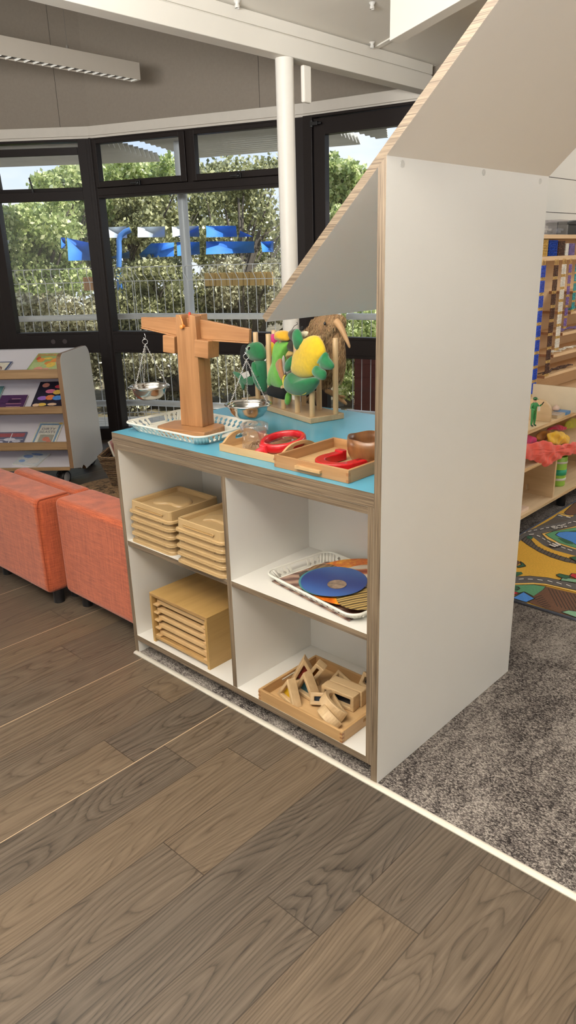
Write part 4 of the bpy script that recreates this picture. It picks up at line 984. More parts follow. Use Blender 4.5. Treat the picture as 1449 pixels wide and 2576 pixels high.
def clear(name, tint=(1, 1, 1, 1), rough=.03, base=.025):
    m, nt, bs, out = nodes(name); nt.nodes.remove(bs)
    t = nt.nodes.new('ShaderNodeBsdfTransparent'); t.inputs['Color'].default_value = tint
    g = nt.nodes.new('ShaderNodeBsdfGlossy'); g.inputs['Roughness'].default_value = rough; 
    n = noise(nt, coords(nt), 20); r = ramp(nt, [(0, (.85, .85, .9, 1)), (1, (1, 1, 1, 1))]); L(nt, n.outputs['Fac'], r.inputs['Fac']); L(nt, r.outputs['Color'], g.inputs['Color'])
    f = nt.nodes.new('ShaderNodeLayerWeight'); f.inputs['Blend'].default_value = .35
    a = nt.nodes.new('ShaderNodeMath'); a.operation = 'MULTIPLY_ADD'; L(nt, f.outputs['Fresnel'], a.inputs[0]); a.inputs[1].default_value = .36; a.inputs[2].default_value = base
    mx = nt.nodes.new('ShaderNodeMixShader'); L(nt, a.outputs[0], mx.inputs[0]); L(nt, t.outputs[0], mx.inputs[1]); L(nt, g.outputs[0], mx.inputs[2]); L(nt, mx.outputs[0], out.inputs['Surface']); return m
CLEAR = clear('clear_plastic', (1, .995, 1, 1))
jc = PZ(640, 1127, .7555)
t = thing('specimen_jar', 'clear plastic specimen jar with a lens lid on the pale tray', 'jar', (jc.x-.004, jc.y+.006, .7556))
b = MB(); b.lathe([(0, .0005), (.032, .0005), (.0335, .002), (.0335, .050), (.0325, .050), (.0325, .0025), (0, .002)], 40); b.build('jar_body', CLEAR, t)
b = MB(); b.lathe([(.036, .044), (.0375, .046), (.0385, .060), (.038, .064), (.034, .066), (.030, .0635), (.02, .0665), (.0, .0675)], 40); b.lathe([(.0365, .046), (.0372, .058), (.033, .063)], 40); b.build('jar_lid', CLEAR, t)
sp = thing('toy_spider', 'small black toy spider inside the clear specimen jar', 'toy spider', (jc.x-.004, jc.y+.004, .7585), .5)
b = MB(); b.ell((0, 0, .0075), (.0055, .0042, .0036), 12, 8); b.ell((.007, 0, .0068), (.0036, .003, .0028), 10, 6)
for k in range(4):
    for sgn in (-1, 1):
        a = (k-1.5)*.55; c, s_ = math.cos(a), math.sin(a); l = .021
        b.tube([(.004, sgn*.002, .0068), (.004-s_*l*.45, sgn*(.002+c*l*.45), .0125), (.004-s_*l*.8, sgn*(.002+c*l*.75), .007), (.004-s_*l, sgn*(.002+c*l), .0005)], [.0011, .001, .0009, .0005], 5)
b.build('spider_body', plain('spider_brown', S(44, 28, 26), .4, var=.2), sp)
RED = plain('red_plastic', S(180, 18, 28, .95), .3, var=.03, coat=.2); REDD = plain('red_plastic_clear', S(196, 44, 54, 1.2), .2, var=.05)
mgc = PZ(715, 1108, .782)
t = thing('magnifier', 'red ring magnifier with handle lying on the pale wooden tray', 'magnifier', (mgc.x, mgc.y, .7615), (0, math.radians(9), math.radians(-104)))
b = MB(); b.lathe([(.047, .010), (.0475, .026), (.050, .030), (.057, .030), (.0605, .026), (.0605, .012), (.0585, .008), (.050, .007), (.047, .010)], 56); b.build('lens_ring', RED, t)
b = MB(); b.lathe([(.0472, .019), (.035, .0225), (.018, .0245), (0, .025)], 40); b.lathe([(.0472, .017), (.03, .0155), (0, .0148)], 40); b.build('lens', clear('lens_glass', (.92, .9, .84, 1), .05, .22), t)
b = MB(); b.prism([(.058, -.013), (.066, -.013), (.066, .013), (.058, .013)], .007, .029, 'z'); b.tube([(.060, 0, .017), (.072, 0, .016), (.085, 0, .014), (.092, 0, .013)], [.0095, .0088, .008, .004], 12); b.build('handle', REDD, t, bevel=.0015)
textpart('Small', t, (.0535, 0, .0303), .0075, plain('emboss_pale', S(226, 140, 140), .4), (0, 0, PI/2), 'embossed_lettering')
# horseshoe magnet
t = thing('horseshoe_magnet', 'red plastic horseshoe magnet toy in the brown tray', 'magnet', (-.196, .096, .7572), math.radians(-6))
def ushape(ro, ri, L_, n=14):
    o = [(ro, L_)]+[(ro*math.cos(a), ro*math.sin(a)) for a in [-PI*k/n for k in range(n+1)]]+[(-ro, L_)]
    i = [(-ri, L_)]+[(ri*math.cos(a), ri*math.sin(a)) for a in [-PI+PI*k/n for k in range(n+1)]]+[(ri, L_)]
    return o+i
b = MB(); b.prism(ushape(.056, .031, .050), .0, .021, 'z'); b.build('magnet_body', RED, t, bevel=.003, seg=3)
for sgn in (-1, 1):
    b = MB(); x = sgn*.046; b.prism([(x-.014, .046), (x+.014, .046), (x+.014, .060), (x+.010, .064), (x-.010, .064), (x-.014, .060)], -.0005, .0245, 'z'); b.build('pole_end', RED, t, bevel=.002)
b = MB(); b.box(.038, .046, .018, .036, .0206, .0214); b.build('slot', plain('red_dark', S(110, 10, 20), .5), t)
# wavy wooden bowl
BWL = wood('acacia_z', S(88, 54, 28, .95), S(150, 102, 60, 1.0), 2, 26, .3, 5, .6)
t = thing('wooden_bowl', 'small brown wooden bowl with a wavy rim in the brown tray', 'bowl', (-.158, .182, .7572))
def wob(r, z, q):
    k = z/.062; return r*(1+.016*k*math.cos(6*q)), z-.0012*k*k*k*(math.cos(6*q+1.0)+.5*math.sin(3*q))
b = MB(); b.lathe([(0, .004), (.03, .004), (.034, .0), (.040, .001), (.053, .010), (.061, .026), (.0635, .046), (.0625, .0635), (.0595, .064), (.0585, .045), (.054, .026), (.042, .012), (.03, .008), (0, .0075)], 60, wob=wob); b.build('bowl_wall', BWL, t)

# --- puppet stand
ua = math.radians(-15.2); ps = thing('puppet_stand', 'wooden peg stand with two rows of dowels for hand puppets', 'stand', (-.584, .437, ZW), ua)
PINE = wood('pine_x', S(160, 132, 96, 1.0), S(196, 170, 134, 1.0), 0, 30, .35, 3); PINEZ = wood('pine_z', S(164, 134, 94, 1.0), S(200, 170, 128, 1.0), 2, 60, .4, 4)
b = MB(); b.box(-.445, 0, 0, .126, 0, .018); b.build('stand_base', PINE, ps, bevel=.002)
PSM = Matrix.Translation(ps.location) @ Matrix.Rotation(ua, 4, 'Z'); PSI = PSM.inverted()
frow = [-.018+-.0845*k for k in range(5)]; brow = [-.0065-.091*k for k in range(5)]
pegs = [(x, .018) for x in frow]+[(x, .098) for x in brow]
for (x, y) in pegs:
    b = MB(); b.lathe([(0, .25), (.0075, .25), (.0086, .2485), (.0086, .018)], 18, (x, y, 0)); b.box(x-.0006, x+.0006, y-.0088, y-.008, .237, .2505); b.build('peg', PINEZ, ps)
def plush(name, c, var=.1): return plain(name, c, .95, var=var, scale=90, bmp=.12, bd=.001, sheen=.35)
PGREEN = plush('plush_green', S(20, 106, 60, .9)); PYEL = plush('plush_yellow', S(206, 172, 22, .95)); PYEL2 = plush('plush_yellow_pale', S(214, 190, 60, 1.2)); PLIME = plush('plush_lime', S(100, 168, 62, .92))
PGOLD = plush('plush_gold', S(200, 152, 30, .95)); PPINK = plush('plush_pink', S(172, 34, 98, .95)); PDGREEN = plush('plush_dark_green', S(14, 84, 52, 1.2)); PBROWN = plush('plush_brown', S(140, 98, 62, 1.2)); PGREYW = plush('plush_grey', S(170, 166, 160, 1.2)); PDARKB = plush('plush_dark_brown', S(38, 32, 24, 1.2), .3); PTAN = plush('plush_tan', S(158, 134, 82, 1.2), .25)
def outl(y, pts, ox, oy, k):
    """pixel outline -> (x,z) on the stand's local plane y"""
    p0 = PSM @ V(0, y, 0); n = PSM.to_3x3() @ V(0, 1, 0); r = []
    for (a, c) in pts:
        q = PSI @ P(ox+a/k, oy+c/k, p0, n); r.append((q.x, q.z))
    return r
def puppet(name, label, anchor):
    t = thing(name, label, 'hand puppet', PSM @ V(anchor[0], anchor[1], .018), ua, 'hand puppets on the peg stand'); t['_a'] = 0; del t['_a']; return t
def pl(t, anchor, name, m_, y, pts, th, ox, oy, k, sub=2, cen=None, rings=6):
    o_ = outl(y, pts, ox, oy, k); o_ = [(a-anchor[0], c-.018) for a, c in o_]
    b = MB(); b.pillow(o_, th, off=y-anchor[1], sub=sub, rings=rings); return b.build(name, m_, t)
F3 = (560, 780, 3.6225); F7 = (700, 790, 7.245); F8 = (590, 800, 8.5235)
A = (frow[0], .018); t = puppet('turtle_puppet', 'yellow and green turtle puppet hanging head down on the front peg', A)
pl(t, A, 'belly', PYEL, .010, [(450, 470), (575, 400), (640, 385), (715, 392), (780, 470), (835, 600), (855, 710), (800, 850), (740, 960), (680, 1070), (640, 1145), (520, 1172), (430, 1168), (330, 1120), (245, 1050), (265, 900), (285, 740), (360, 640), (440, 560)], .026, *F7)
pl(t, A, 'head', PGREEN, .006, [(245, 1050), (330, 1120), (430, 1165), (520, 1170), (630, 1145), (700, 1170), (715, 1250), (660, 1340), (610, 1420), (500, 1490), (400, 1495), (270, 1460), (180, 1400), (140, 1300), (150, 1180), (200, 1100)], .034, *F7)
me_ = outl(.006, [(175, 1130), (150, 1180), (140, 1240), (160, 1340), (220, 1420), (320, 1475), (430, 1490), (530, 1465), (595, 1405), (635, 1330), (645, 1285)], *F7)
b = MB(); b.tube([(x-A[0], -.012-.010, z-.018+.004) for x, z in me_], [.002]+[.0036]*9+[.002], 8); b.build('mouth_edge', PYEL2, t)
pl(t, A, 'flipper', PGREEN, -.004, [(285, 300), (345, 262), (385, 300), (415, 400), (440, 480), (430, 560), (380, 620), (345, 665), (310, 600), (285, 500), (270, 400)], .013, *F7)
pl(t, A, 'flipper', PGREEN, .0, [(275, 750), (210, 790), (160, 850), (125, 980), (135, 1050), (180, 1055), (260, 960), (270, 860)], .012, *F7)
pl(t, A, 'flipper', PGREEN, -.008, [(850, 690), (880, 700), (890, 770), (960, 850), (1020, 960), (970, 1020), (870, 1015), (790, 990), (760, 900), (710, 900), (760, 800)], .014, *F7)
pl(t, A, 'flipper', PGREEN, -.020, [(700, 930), (760, 985), (850, 1030), (868, 1100), (850, 1210), (770, 1200), (660, 1130), (620, 1040), (650, 970)], .013, *F7)
A = (frow[2], .018); t = puppet('leaf_puppet', 'lime green puppet with a yellow top and brown frill on a black cuff', A)
pl(t, A, 'body', PLIME, .018, [(905, 480), (1050, 500), (1165, 495), (1150, 620), (1110, 760), (1090, 900), (1080, 1100), (1085, 1300), (1060, 1510), (960, 1520), (880, 1490), (820, 1440), (800, 1475), (725, 1465), (735, 1290), (800, 1100), (870, 920), (885, 760), (890, 600)], .024, *F8)
pl(t, A, 'cap', PGOLD, .014, [(915, 330), (950, 265), (1060, 262), (1110, 300), (1170, 495), (1050, 500), (915, 480)], .024, *F8)
pl(t, A, 'frill', PBROWN, .0, [(1000, 855), (930, 890), (880, 960), (895, 1040), (915, 1110), (960, 1190), (985, 1290), (1050, 1380), (1060, 1250), (1020, 1100), (1010, 980)], .008, *F8, sub=1)
pl(t, A, 'cuff', BLACKFAB, .018, [(735, 1450), (900, 1440), (1135, 1520), (1110, 1755), (980, 1730), (860, 1690), (715, 1640)], .022, *F8, sub=1)
pl(t, A, 'leaf_arm', PLIME, .012, [(1130, 1560), (1200, 1600), (1190, 1700), (1165, 1860), (1110, 1870), (1095, 1780)], .010, *F8)
A = (brow[3], .098); t = puppet('flower_puppet', 'pink puppet head with a yellow mitten hand behind the lime puppet', A)
pl(t, A, 'head', PPINK, .088, [(740, 440), (760, 370), (820, 332), (870, 345), (910, 400), (920, 520), (890, 640), (840, 640), (740, 620)], .020, *F8)
pl(t, A, 'mitten', PYEL, .070, [(700, 560), (720, 515), (770, 500), (830, 540), (880, 650), (870, 860), (800, 820), (740, 760), (690, 700), (668, 650), (695, 620)], .014, *F8)
pl(t, A, 'body', PPINK, .088, [(750, 620), (880, 640), (880, 900), (850, 1100), (800, 1200), (745, 1180), (735, 900)], .018, *F8)
A = (frow[4]+.02, .018); t = puppet('frog_puppet', 'dark green puppet with a round head and white eye behind the steel pan', A)
pl(t, A, 'head', PGREEN, .02, [(283, 640), (330, 560), (390, 510), (460, 498), (530, 525), (590, 610), (630, 720), (650, 850), (620, 920), (500, 930), (390, 920), (330, 840), (290, 760)], .026, *F8)
pl(t, A, 'body', PDGREEN, .02, [(420, 890), (640, 880), (660, 1100), (670, 1590), (620, 1590), (560, 1540), (500, 1400), (470, 1290), (420, 1100)], .026, *F8)
pl(t, A, 'arm', PGREEN, .0, [(390, 930), (440, 960), (480, 1100), (530, 1240), (490, 1290), (420, 1220), (385, 1100), (378, 1000)], .010, *F8)
pl(t, A, 'eye', plain('eye_white', S(225, 222, 214), .3), -.002, [(290, 640), (303, 600), (322, 598), (330, 630), (325, 680), (300, 712), (288, 690)], .006, *F8)
pl(t, A, 'pupil', BLACK, -.006, [(296, 650), (305, 615), (318, 612), (322, 650), (312, 690), (300, 690)], .0045, *F8)
A = (brow[4]+.02, .098); t = puppet('spider_puppet', 'black puppet with dark green arms and a white tag behind the frog puppet', A)
pl(t, A, 'body', BLACKFAB, .080, [(150, 580), (240, 565), (300, 600), (350, 800), (400, 1050), (560, 1440), (640, 1580), (560, 1690), (340, 1700), (290, 1440), (330, 1150), (260, 1010), (150, 920)], .022, *F8, sub=1)
pl(t, A, 'ear', BLACKFAB, .086, [(315, 430), (340, 350), (405, 312), (450, 330), (452, 500), (440, 620), (320, 620)], .014, *F8)
pl(t, A, 'arm', PDGREEN, .060, [(-40, 1140), (40, 1150), (120, 1190), (235, 1330), (330, 1240), (400, 1270), (420, 1440), (330, 1450), (225, 1420), (215, 1480), (185, 1575), (150, 1450), (105, 1390), (110, 1340), (60, 1250), (-30, 1180)], .008, *F8, sub=1)
pl(t, A, 'tag', plain('tag_white', S(206, 204, 198), .6), .055, [(135, 1195), (290, 1130), (335, 1235), (210, 1315)], .0008, *F8, sub=0)
A = (frow[1], .018); t = puppet('bee_puppet', 'furry brown and yellow bee puppet with black antennae behind the turtle', A)
pl(t, A, 'head', PDARKB, .040, [(215, 380), (240, 300), (310, 262), (380, 280), (430, 340), (430, 470), (330, 520), (240, 450)], .024, *F7)
pl(t, A, 'thorax', PDARKB, .040, [(215, 420), (330, 450), (380, 560), (360, 690), (250, 690), (190, 600)], .026, *F7)
pl(t, A, 'abdomen', PTAN, .038, [(190, 590), (280, 640), (320, 740), (240, 800), (200, 980), (130, 900), (100, 760), (130, 660)], .024, *F7)
pl(t, A, 'wing', PGREYW, .010, [(100, 720), (65, 850), (52, 1000), (70, 1130), (110, 1150), (125, 1080), (100, 960), (110, 850)], .006, *F7)
pl(t, A, 'wing', PGREYW, .022, [(250, 1030), (180, 1100), (130, 1130), (120, 1000), (180, 980)], .006, *F7)
pl(t, A, 'striped_ruff', plain('cream_stripe', S(196, 186, 160), .8, var=.35, scale=300, st=(1, .1, 1)), .022, [(400, 330), (520, 303), (558, 350), (490, 445), (430, 450)], .006, *F7, sub=1)
pl(t, A, 'ear', BLACKFAB, .03, [(400, 250), (430, 205), (455, 240), (445, 310), (395, 300)], .006, *F7)
pl(t, A, 'ear', BLACKFAB, .020, [(170, 510), (110, 590), (75, 660), (95, 690), (160, 620), (185, 560)], .006, *F7)
ant = outl(.03, [(245, 290), (290, 220), (350, 185), (352, 165), (335, 150)], *F7); b = MB(); b.tube([(x-A[0], .012, z-.018) for x, z in ant], .0009, 5); b.build('antenna', BLACK, t)
ant = outl(.03, [(405, 220), (415, 190), (422, 168)], *F7); b = MB(); b.tube([(x-A[0], .012, z-.018) for x, z in ant], .0009, 5); b.build('antenna', BLACK, t)

# kiwi
A = (brow[0]-.03, .172); t = puppet('kiwi_puppet', 'brown furry kiwi bird puppet with a long tan beak hanging under the roof', A); t['category'] = 'toy bird'
KF = plain('kiwi_fur', S(128, 98, 66, 1.25), .95, var=.35, scale=40, bmp=.3, c2=S(86, 64, 42, 1.2)); KF2 = leafmat('kiwi_hair', S(92, 74, 52, 1.2), S(148, 124, 92, 1.35), S(196, 172, 134, 1.4)); KSK = plain('kiwi_leather', S(156, 122, 84, 1.0), .6, var=.06)
body = [(655, 80), (760, 30), (920, 5), (1060, 0), (1160, 20), (1205, 90), (1190, 160), (1090, 200), (1130, 330), (1170, 480), (1190, 750), (1195, 1000), (1150, 1240), (1060, 1270), (950, 1290), (860, 1310), (780, 1310), (720, 1260), (700, 1000), (640, 700), (560, 480), (500, 340), (520, 260), (600, 200)]
ko = [(a-A[0], c-.018) for a, c in outl(.172, body, *F7)]
b = MB(); b.pillow(ko, .036, off=.0, sub=2, rings=8); b.build('body', KF, t); KV = list(b.v)
rng = random.Random(3); vs = []; fs = []
# hair strands over the front of the body, combed downwards
poly = ko
def inside(x, z):
    c = False; n = len(poly)
    for i in range(n):
        (x1, z1), (x2, z2) = poly[i], poly[i-1]
        if (z1 > z) != (z2 > z) and x < (x2-x1)*(z-z1)/(z2-z1)+x1: c = not c
    return c
vv = [Vector(v) for v in KV]
for k in range(7500):
    v = vv[rng.randrange(len(vv))]
    if v.y > .012: continue
    v = v+V(rng.uniform(-.005, .005), rng.uniform(-.002, .001), rng.uniform(-.005, .005))
    l = rng.uniform(.008, .016); cx = sum(p[0] for p in poly)/len(poly)
    d = V((v.x-cx)*4+rng.uniform(-.35, .35), -.30+rng.uniform(-.2, .1), -1).normalized()*l; w = V(.00048, 0, 0); i = len(vs)
    vs += [tuple(v-w), tuple(v+w), tuple(v+d*.6+w*.7+V(0, -.001, 0)), tuple(v+d), tuple(v+d*.6-w*.7+V(0, -.001, 0))]; fs.append((i, i+1, i+2, i+3, i+4))
b = MB(); b.add(vs, fs, 0); o = b.build('fur', KF2, t, fix=False); o['kind'] = 'stuff'
bk_ = outl(.142, [(1060, 140), (1110, 200), (1150, 280), (1190, 380), (1240, 500), (1270, 590), (1272, 620)], *F7); rs = [.0125, .0115, .010, .0078, .0058, .0042, .002]
bp = [(x-A[0], -.030+.001*i, z-.018) for i, (x, z) in enumerate(bk_)]
b = MB(); b.tube(bp, rs, 14); b.build('beak', KSK, t)
e_ = outl(.140, [(858, 172)], *F7)[0]; b = MB(); b.ell((e_[0]-A[0], -.034, e_[1]-.018), (.0045, .004, .0055), 12, 8); b.build('eye', BLACK, t)
lg = outl(.160, [(745, 1290), (745, 1450), (745, 1600)], *F7); b = MB(); b.tube([(x-A[0], -.012, z-.018) for x, z in lg], [.0085, .0075, .006], 12)
for tgt in ((440, 1640), (545, 1640), (715, 1650)):
    q = outl(.150, [(720, 1420), ((720+tgt[0])/2-10, (1420+tgt[1])/2), tgt], *F7); b.tube([(x-A[0], -.022, max(z-.018, -.010)) for x, z in q], [.0075, .007, .0045], 10)
b.build('leg', KSK, t)
b = MB()
for pts_ in ([(880, 1400), (960, 1430), (1060, 1500), (1210, 1510)], [(1000, 1450), (1090, 1520), (1180, 1590), (1240, 1640)]):
    q = outl(.172, pts_, *F7); b.tube([(x-A[0], .0, max(z-.018, -.010)) for x, z in q], [.008, .0095, .007, .004], 10)
b.build('leg', KSK, t)

# ================================================================= CUBBY CONTENTS
def tan_tray(label, x, y, z, group):
    t = thing('stacking_tray', label, 'tray', (x, y, z), 0, group)
    w, d = .198, .196
    b = MB(); R_ = lambda e, r=.014: rrect(w+e, d+e, r+e/2, 4)
    loops(b, [(R_(.016), 0), (R_(.016), .003), (R_(.012), .004), (R_(.014), .0055), (R_(.004), .006), (R_(.0), .008), (R_(-.004), .035), (R_(-.008), .0365), (R_(-.016, .020), .0365), (R_(-.022, .0205), .033), (R_(-.026, .021), .0215)], cap0=False, smooth=False)
    b.build('tray_shell', TAN, t)
    s_ = MB(); n = 8; L_ = .062; r = .0042
    po = [(L_+r*math.cos(a), .021+r*math.sin(a)) for a in [-PI/2+PI*k/n for k in range(n+1)]]+[(-L_-r*math.cos(a), .021-r*math.sin(a)) for a in [-PI/2+PI*k/n for k in range(n+1)]]
    pi_ = [(p[0]*.985, .021+(p[1]-.021)*.6) for p in po]
    s_.ringprism(po, pi_, -.1012, -.098, 'y', 0); s_.prism(pi_, -.0995, -.098, 'y', 1); s_.build('grip_slot', [TAN, plain('tan_shadow', S(160, 128, 82, 1.3), .45)], t)
    return t
st_ = .0245
for k in range(5):
    tp = k == 4
    o = tan_tray('tan plastic tray on top of the taller-looking stack beside the cabinet end' if tp else 'tan plastic tray number from the shelf up in the first stack', -.8665, .112, .4037+st_*k, 'tan trays stacked in the upper cubby')
    o['label'] = ['lowest tan plastic tray of the stack beside the cabinet end panel', 'second tan plastic tray up in the stack beside the end panel', 'middle tan plastic tray of the stack beside the end panel', 'tan plastic tray just under the top one beside the end panel', 'top tan plastic tray of the stack beside the cabinet end panel'][k]
for k in range(5):
    o = tan_tray('x', -.6225, .0985, .4037+st_*k, 'tan trays stacked in the upper cubby')
    o['label'] = ['lowest tan plastic tray of the stack against the middle divider', 'second tan plastic tray up in the stack by the middle divider', 'middle tan plastic tray of the stack by the middle divider', 'tan plastic tray just under the top one by the middle divider', 'top tan plastic tray of the stack against the middle divider'][k]
bm_ = MB()
def relief(x, pts, lab): pass
# molded figures in the two top trays
for (x, y, z, pts) in ((-.8665, .112, .4037+4*st_+.0215, [(-.06, .03), (-.02, .06), (.03, .05), (.06, .02), (.05, -.03), (.0, -.02), (-.03, -.05), (-.07, -.04)]), (-.6215, .0985, .4037+4*st_+.0215, [(-.07, .0), (-.03, .03), (.01, .02), (.05, .05), (.07, .01), (.03, -.03), (-.02, -.02), (-.05, -.05)])):
    t = [o for o in bpy.data.objects if o.name.startswith('stacking_tray') and abs(o.location.x-x) < .003 and abs(o.location.z-(z-.0215)) < .001][0]
    q = [Vector(a) for a in pts]
    for _ in range(2): q = [w for i_ in range(len(q)) for w in (q[i_]*.75+q[(i_+1) % len(q)]*.25, q[i_]*.25+q[(i_+1) % len(q)]*.75)]
    c = sum(q, Vector((0, 0)))/len(q); b = MB(); loops(b, [([c+(a-c)*f_ for a in q], .0213+h_) for f_, h_ in ((1, 0), (.97, .0035), (.90, .0058), (.75, .0068))], cap0=False); b.build('molded_relief', TAN, t)

# wooden box with five inset frames
GOLDW = wood('ply_golden', S(154, 120, 68, .95), S(182, 148, 92, .95), 1, 24, .45, 2); GOLDX = wood('ply_golden_edge', S(122, 90, 50, 1.0), S(196, 160, 106, 1.0), 0, 200, .5, 4)
t = thing('frame_cabinet', 'golden plywood box holding five slim wooden frames in the lower cubby', 'box', (-.7675, .012, .0672))
W2, D2, H2 = .1385, .27, .1745
b = MB(); b.box(-W2, W2, 0, D2, H2-.011, H2); b.m = [0, 0, 1, 0, 0, 0]; b.build('top_panel', [GOLDW, GOLDX], t, bevel=.001)
b = MB(); b.box(-W2+.010, W2-.010, .002, D2, .012, .020); b.build('bottom_panel', GOLDX, t)
b = MB(); b.box(-W2, -W2+.010, 0, D2, 0, H2-.011); b.build('side_panel', GOLDW, t)
b = MB(); b.box(W2-.010, W2, 0, D2, 0, H2-.011); b.build('side_panel', GOLDW, t)
b = MB(); b.box(-W2+.01, W2-.01, D2-.006, D2, .02, H2-.011); b.build('back_panel', GOLDW, t)
FRW = wood('frame_pale', S(178, 144, 98, 1.1), S(214, 182, 136, 1.15), 0, 60, .4, 4)
for k in range(5):
    z = .0225+.0275*k
    for sgn in (-1, 1):
        b = MB(); x = sgn*(W2-.010); b.box(min(x, x-sgn*.022), max(x, x-sgn*.022), .004, D2-.01, z-.0012, z+.0036); b.build('runner', FRW, t, bevel=.0005)
for k in range(5):
    z = .0672+.0225+.0275*k+.0040
    f = thing('inset_frame', ['lowest pale wooden frame', 'second lowest pale wooden frame', 'middle pale wooden frame', 'second highest pale wooden frame', 'highest pale wooden frame'][k]+' slid into the golden plywood box', 'frame', (-.7675, .026-.002*(k % 2), z), 0, 'wooden frames in the golden box')
    b = MB(); x = .120; b.ringprism([(-x, 0), (x, 0), (x, .22), (-x, .22)], [(-x+.016, .016), (x-.016, .016), (x-.016, .204), (-x+.016, .204)], 0, .0135, 'z'); b.build('frame_border', FRW, f, bevel=.0012)
    b = MB(); b.box(-x+.015, x-.015, .015, .205, .001, .008); b.build('frame_panel', GOLDW, f)

# planet tray
PTX, PTY, PTZ = -.2395, .150, .4047; prot = math.radians(-8.5)
lace_tray('white lattice plastic tray full of planet pictures on the middle shelf', (PTX, PTY, PTZ), prot, .345, .225, .318, .198, .023)
PZt = PTZ+.004; DT = math.radians(1.5)
def disc(name, label, x, y, h, r, m_, cat='picture disc', group='planet pictures in the white tray', th=.0015):
    z = .4285+(y-.15)*math.tan(DT)+h
    t = thing(name, label, cat, (x, y, z), (DT, 0, 0), group)
    b = MB(); b.cyl((0, 0, 0), r, th, 72, 0, False); b.build('disc', m_, t)
    return t
def tex_sun():
    m, nt, bs, out = nodes('sun_print'); n = noise(nt, coords(nt), 38, 6, .7); n2 = noise(nt, coords(nt), 9, 3)
    a = nt.nodes.new('ShaderNodeMath'); a.operation = 'MULTIPLY_ADD'; L(nt, n2.outputs['Fac'], a.inputs[0]); a.inputs[1].default_value = .6; L(nt, n.outputs['Fac'], a.inputs[2])
    r = ramp(nt, [(.55, S(130, 44, 14, 1.2)), (.8, S(196, 100, 24, 1.25)), (1.0, S(226, 164, 50, 1.25))]); L(nt, a.outputs[0], r.inputs['Fac']); L(nt, r.outputs['Color'], bs.inputs['Base Color']); bs.inputs['Roughness'].default_value = .3; return m
def tex_band(name, stops, ang, freq=6, rough=.25, dist=3):
    m, nt, bs, out = nodes(name); w = nt.nodes.new('ShaderNodeTexWave'); w.inputs['Scale'].default_value = freq; w.inputs['Distortion'].default_value = dist; w.inputs['Detail'].default_value = 3; w.inputs['Detail Scale'].default_value = 1.5
    L(nt, coords(nt, rot=(0, 0, ang)), w.inputs['Vector']); r = ramp(nt, stops); L(nt, w.outputs['Fac'], r.inputs['Fac']); L(nt, r.outputs['Color'], bs.inputs['Base Color']); bs.inputs['Roughness'].default_value = rough; return m
t = thing('space_poster', 'brown printed sheet lying flat under the planet pictures in the tray', 'picture card', (PTX, PTY, PTZ+.0026), prot, 'planet pictures in the white tray')
b = MB(); b.box(-.152, .152, -.108, .108, 0, .0008); b.build('sheet', tex_band('ruin_print', [(0, S(88, 64, 56)), (.5, S(140, 108, 98)), (1, S(176, 146, 126))], .6, 9), t)
disc('sun_picture', 'large orange sun picture disc lying across the white tray', -.197, .178, 0, .140, tex_sun())
disc('jupiter_picture', 'red and white banded planet disc on top of the sun picture', -.160, .195, .0018, .108, tex_band('jupiter_print', [(0, S(128, 52, 24)), (.35, S(176, 92, 56)), (.6, S(214, 190, 160)), (1, S(226, 214, 196))], .9, 5))
disc('ringed_picture', 'small brown ringed planet disc partly under the blue disc', -.305, .165, .0036, .042, tex_band('ring_print', [(0, S(92, 68, 44)), (.5, S(150, 120, 84)), (1, S(110, 82, 54))], 0, 12))
disc('dark_picture', 'black moon picture disc with white flecks beside the blue disc', -.318, .118, .0054, .026, plain('dark_print', S(40, 32, 28), .3, var=.9, scale=70, c2=S(90, 80, 72)))
disc('saturn_picture', 'tan ringed planet disc under the blue disc near the tray front', -.128, .098, .0036, .060, tex_band('saturn_print', [(0, S(60, 46, 28)), (.3, S(150, 124, 70)), (.7, S(176, 150, 94)), (1, S(96, 78, 48))], .5, 14, dist=1))
disc('teal_picture', 'teal planet disc just showing under the blue disc', -.2425, .1235, .0072, .0865, plain('teal_print', S(60, 116, 122, 1.1), .25, var=.06, scale=10))
disc('blue_planet_picture', 'large blue planet disc on top of the pictures in the tray', -.235, .1235, .0092, .0865, tex_band('neptune_print', [(0, S(34, 52, 110, 1.0)), (.5, S(48, 78, 138, 1.0)), (.92, S(60, 94, 152, 1.0)), (1, S(90, 126, 180, 1.0))], 1.1, 1.4, .22, 2.0))
disc('pluto_picture', 'small brown and grey moon disc in the middle of the blue disc', -.2145, .1105, .0110, .0245, plain('pluto_print', S(150, 128, 108, 1.1), .3, var=.4, scale=60, c2=S(70, 58, 52)))

# block tray
t = thing('block_tray', 'beech tray with finger joints holding wooden window blocks, bottom cubby', 'tray', (-.259, .118, .0672))
BB = wood('beech_gold_x', S(152, 116, 74, .95), S(186, 149, 102, .95), 0, 50, .4, 4); BBY = wood('beech_gold_y', S(152, 116, 74, .95), S(186, 149, 102, .95), 1, 50, .4, 4)
b = MB(); b.box(-.143, .143, -.110, .118, .0005, .006); b.build('tray_floor', T_FLOOR, t)
for y in (-.118, .118):
    b = MB(); b.box(-.150, .150, min(y, y+.008 if y < 0 else y), max(y+.008, y), 0, .034); b.build('tray_side', BB, t, bevel=.0015)
for x in (-.150, .142):
    b = MB(); outer = [(-.110, 0), (.118, 0), (.118, .034), (-.110, .034)]
    inner = [(-.03, .017), (.038, .017), (.038, .026), (-.03, .026)]; b.ringprism(outer, inner, x, x+.008, 'x'); b.build('tray_end', BBY, t, bevel=.001)
dovetail(t, [(-.1502, -.1182, .008, .001), (.1422, -.1182, .0082, .001), (.1495, -.1182, .0008, .008)], .034, .008, 3)
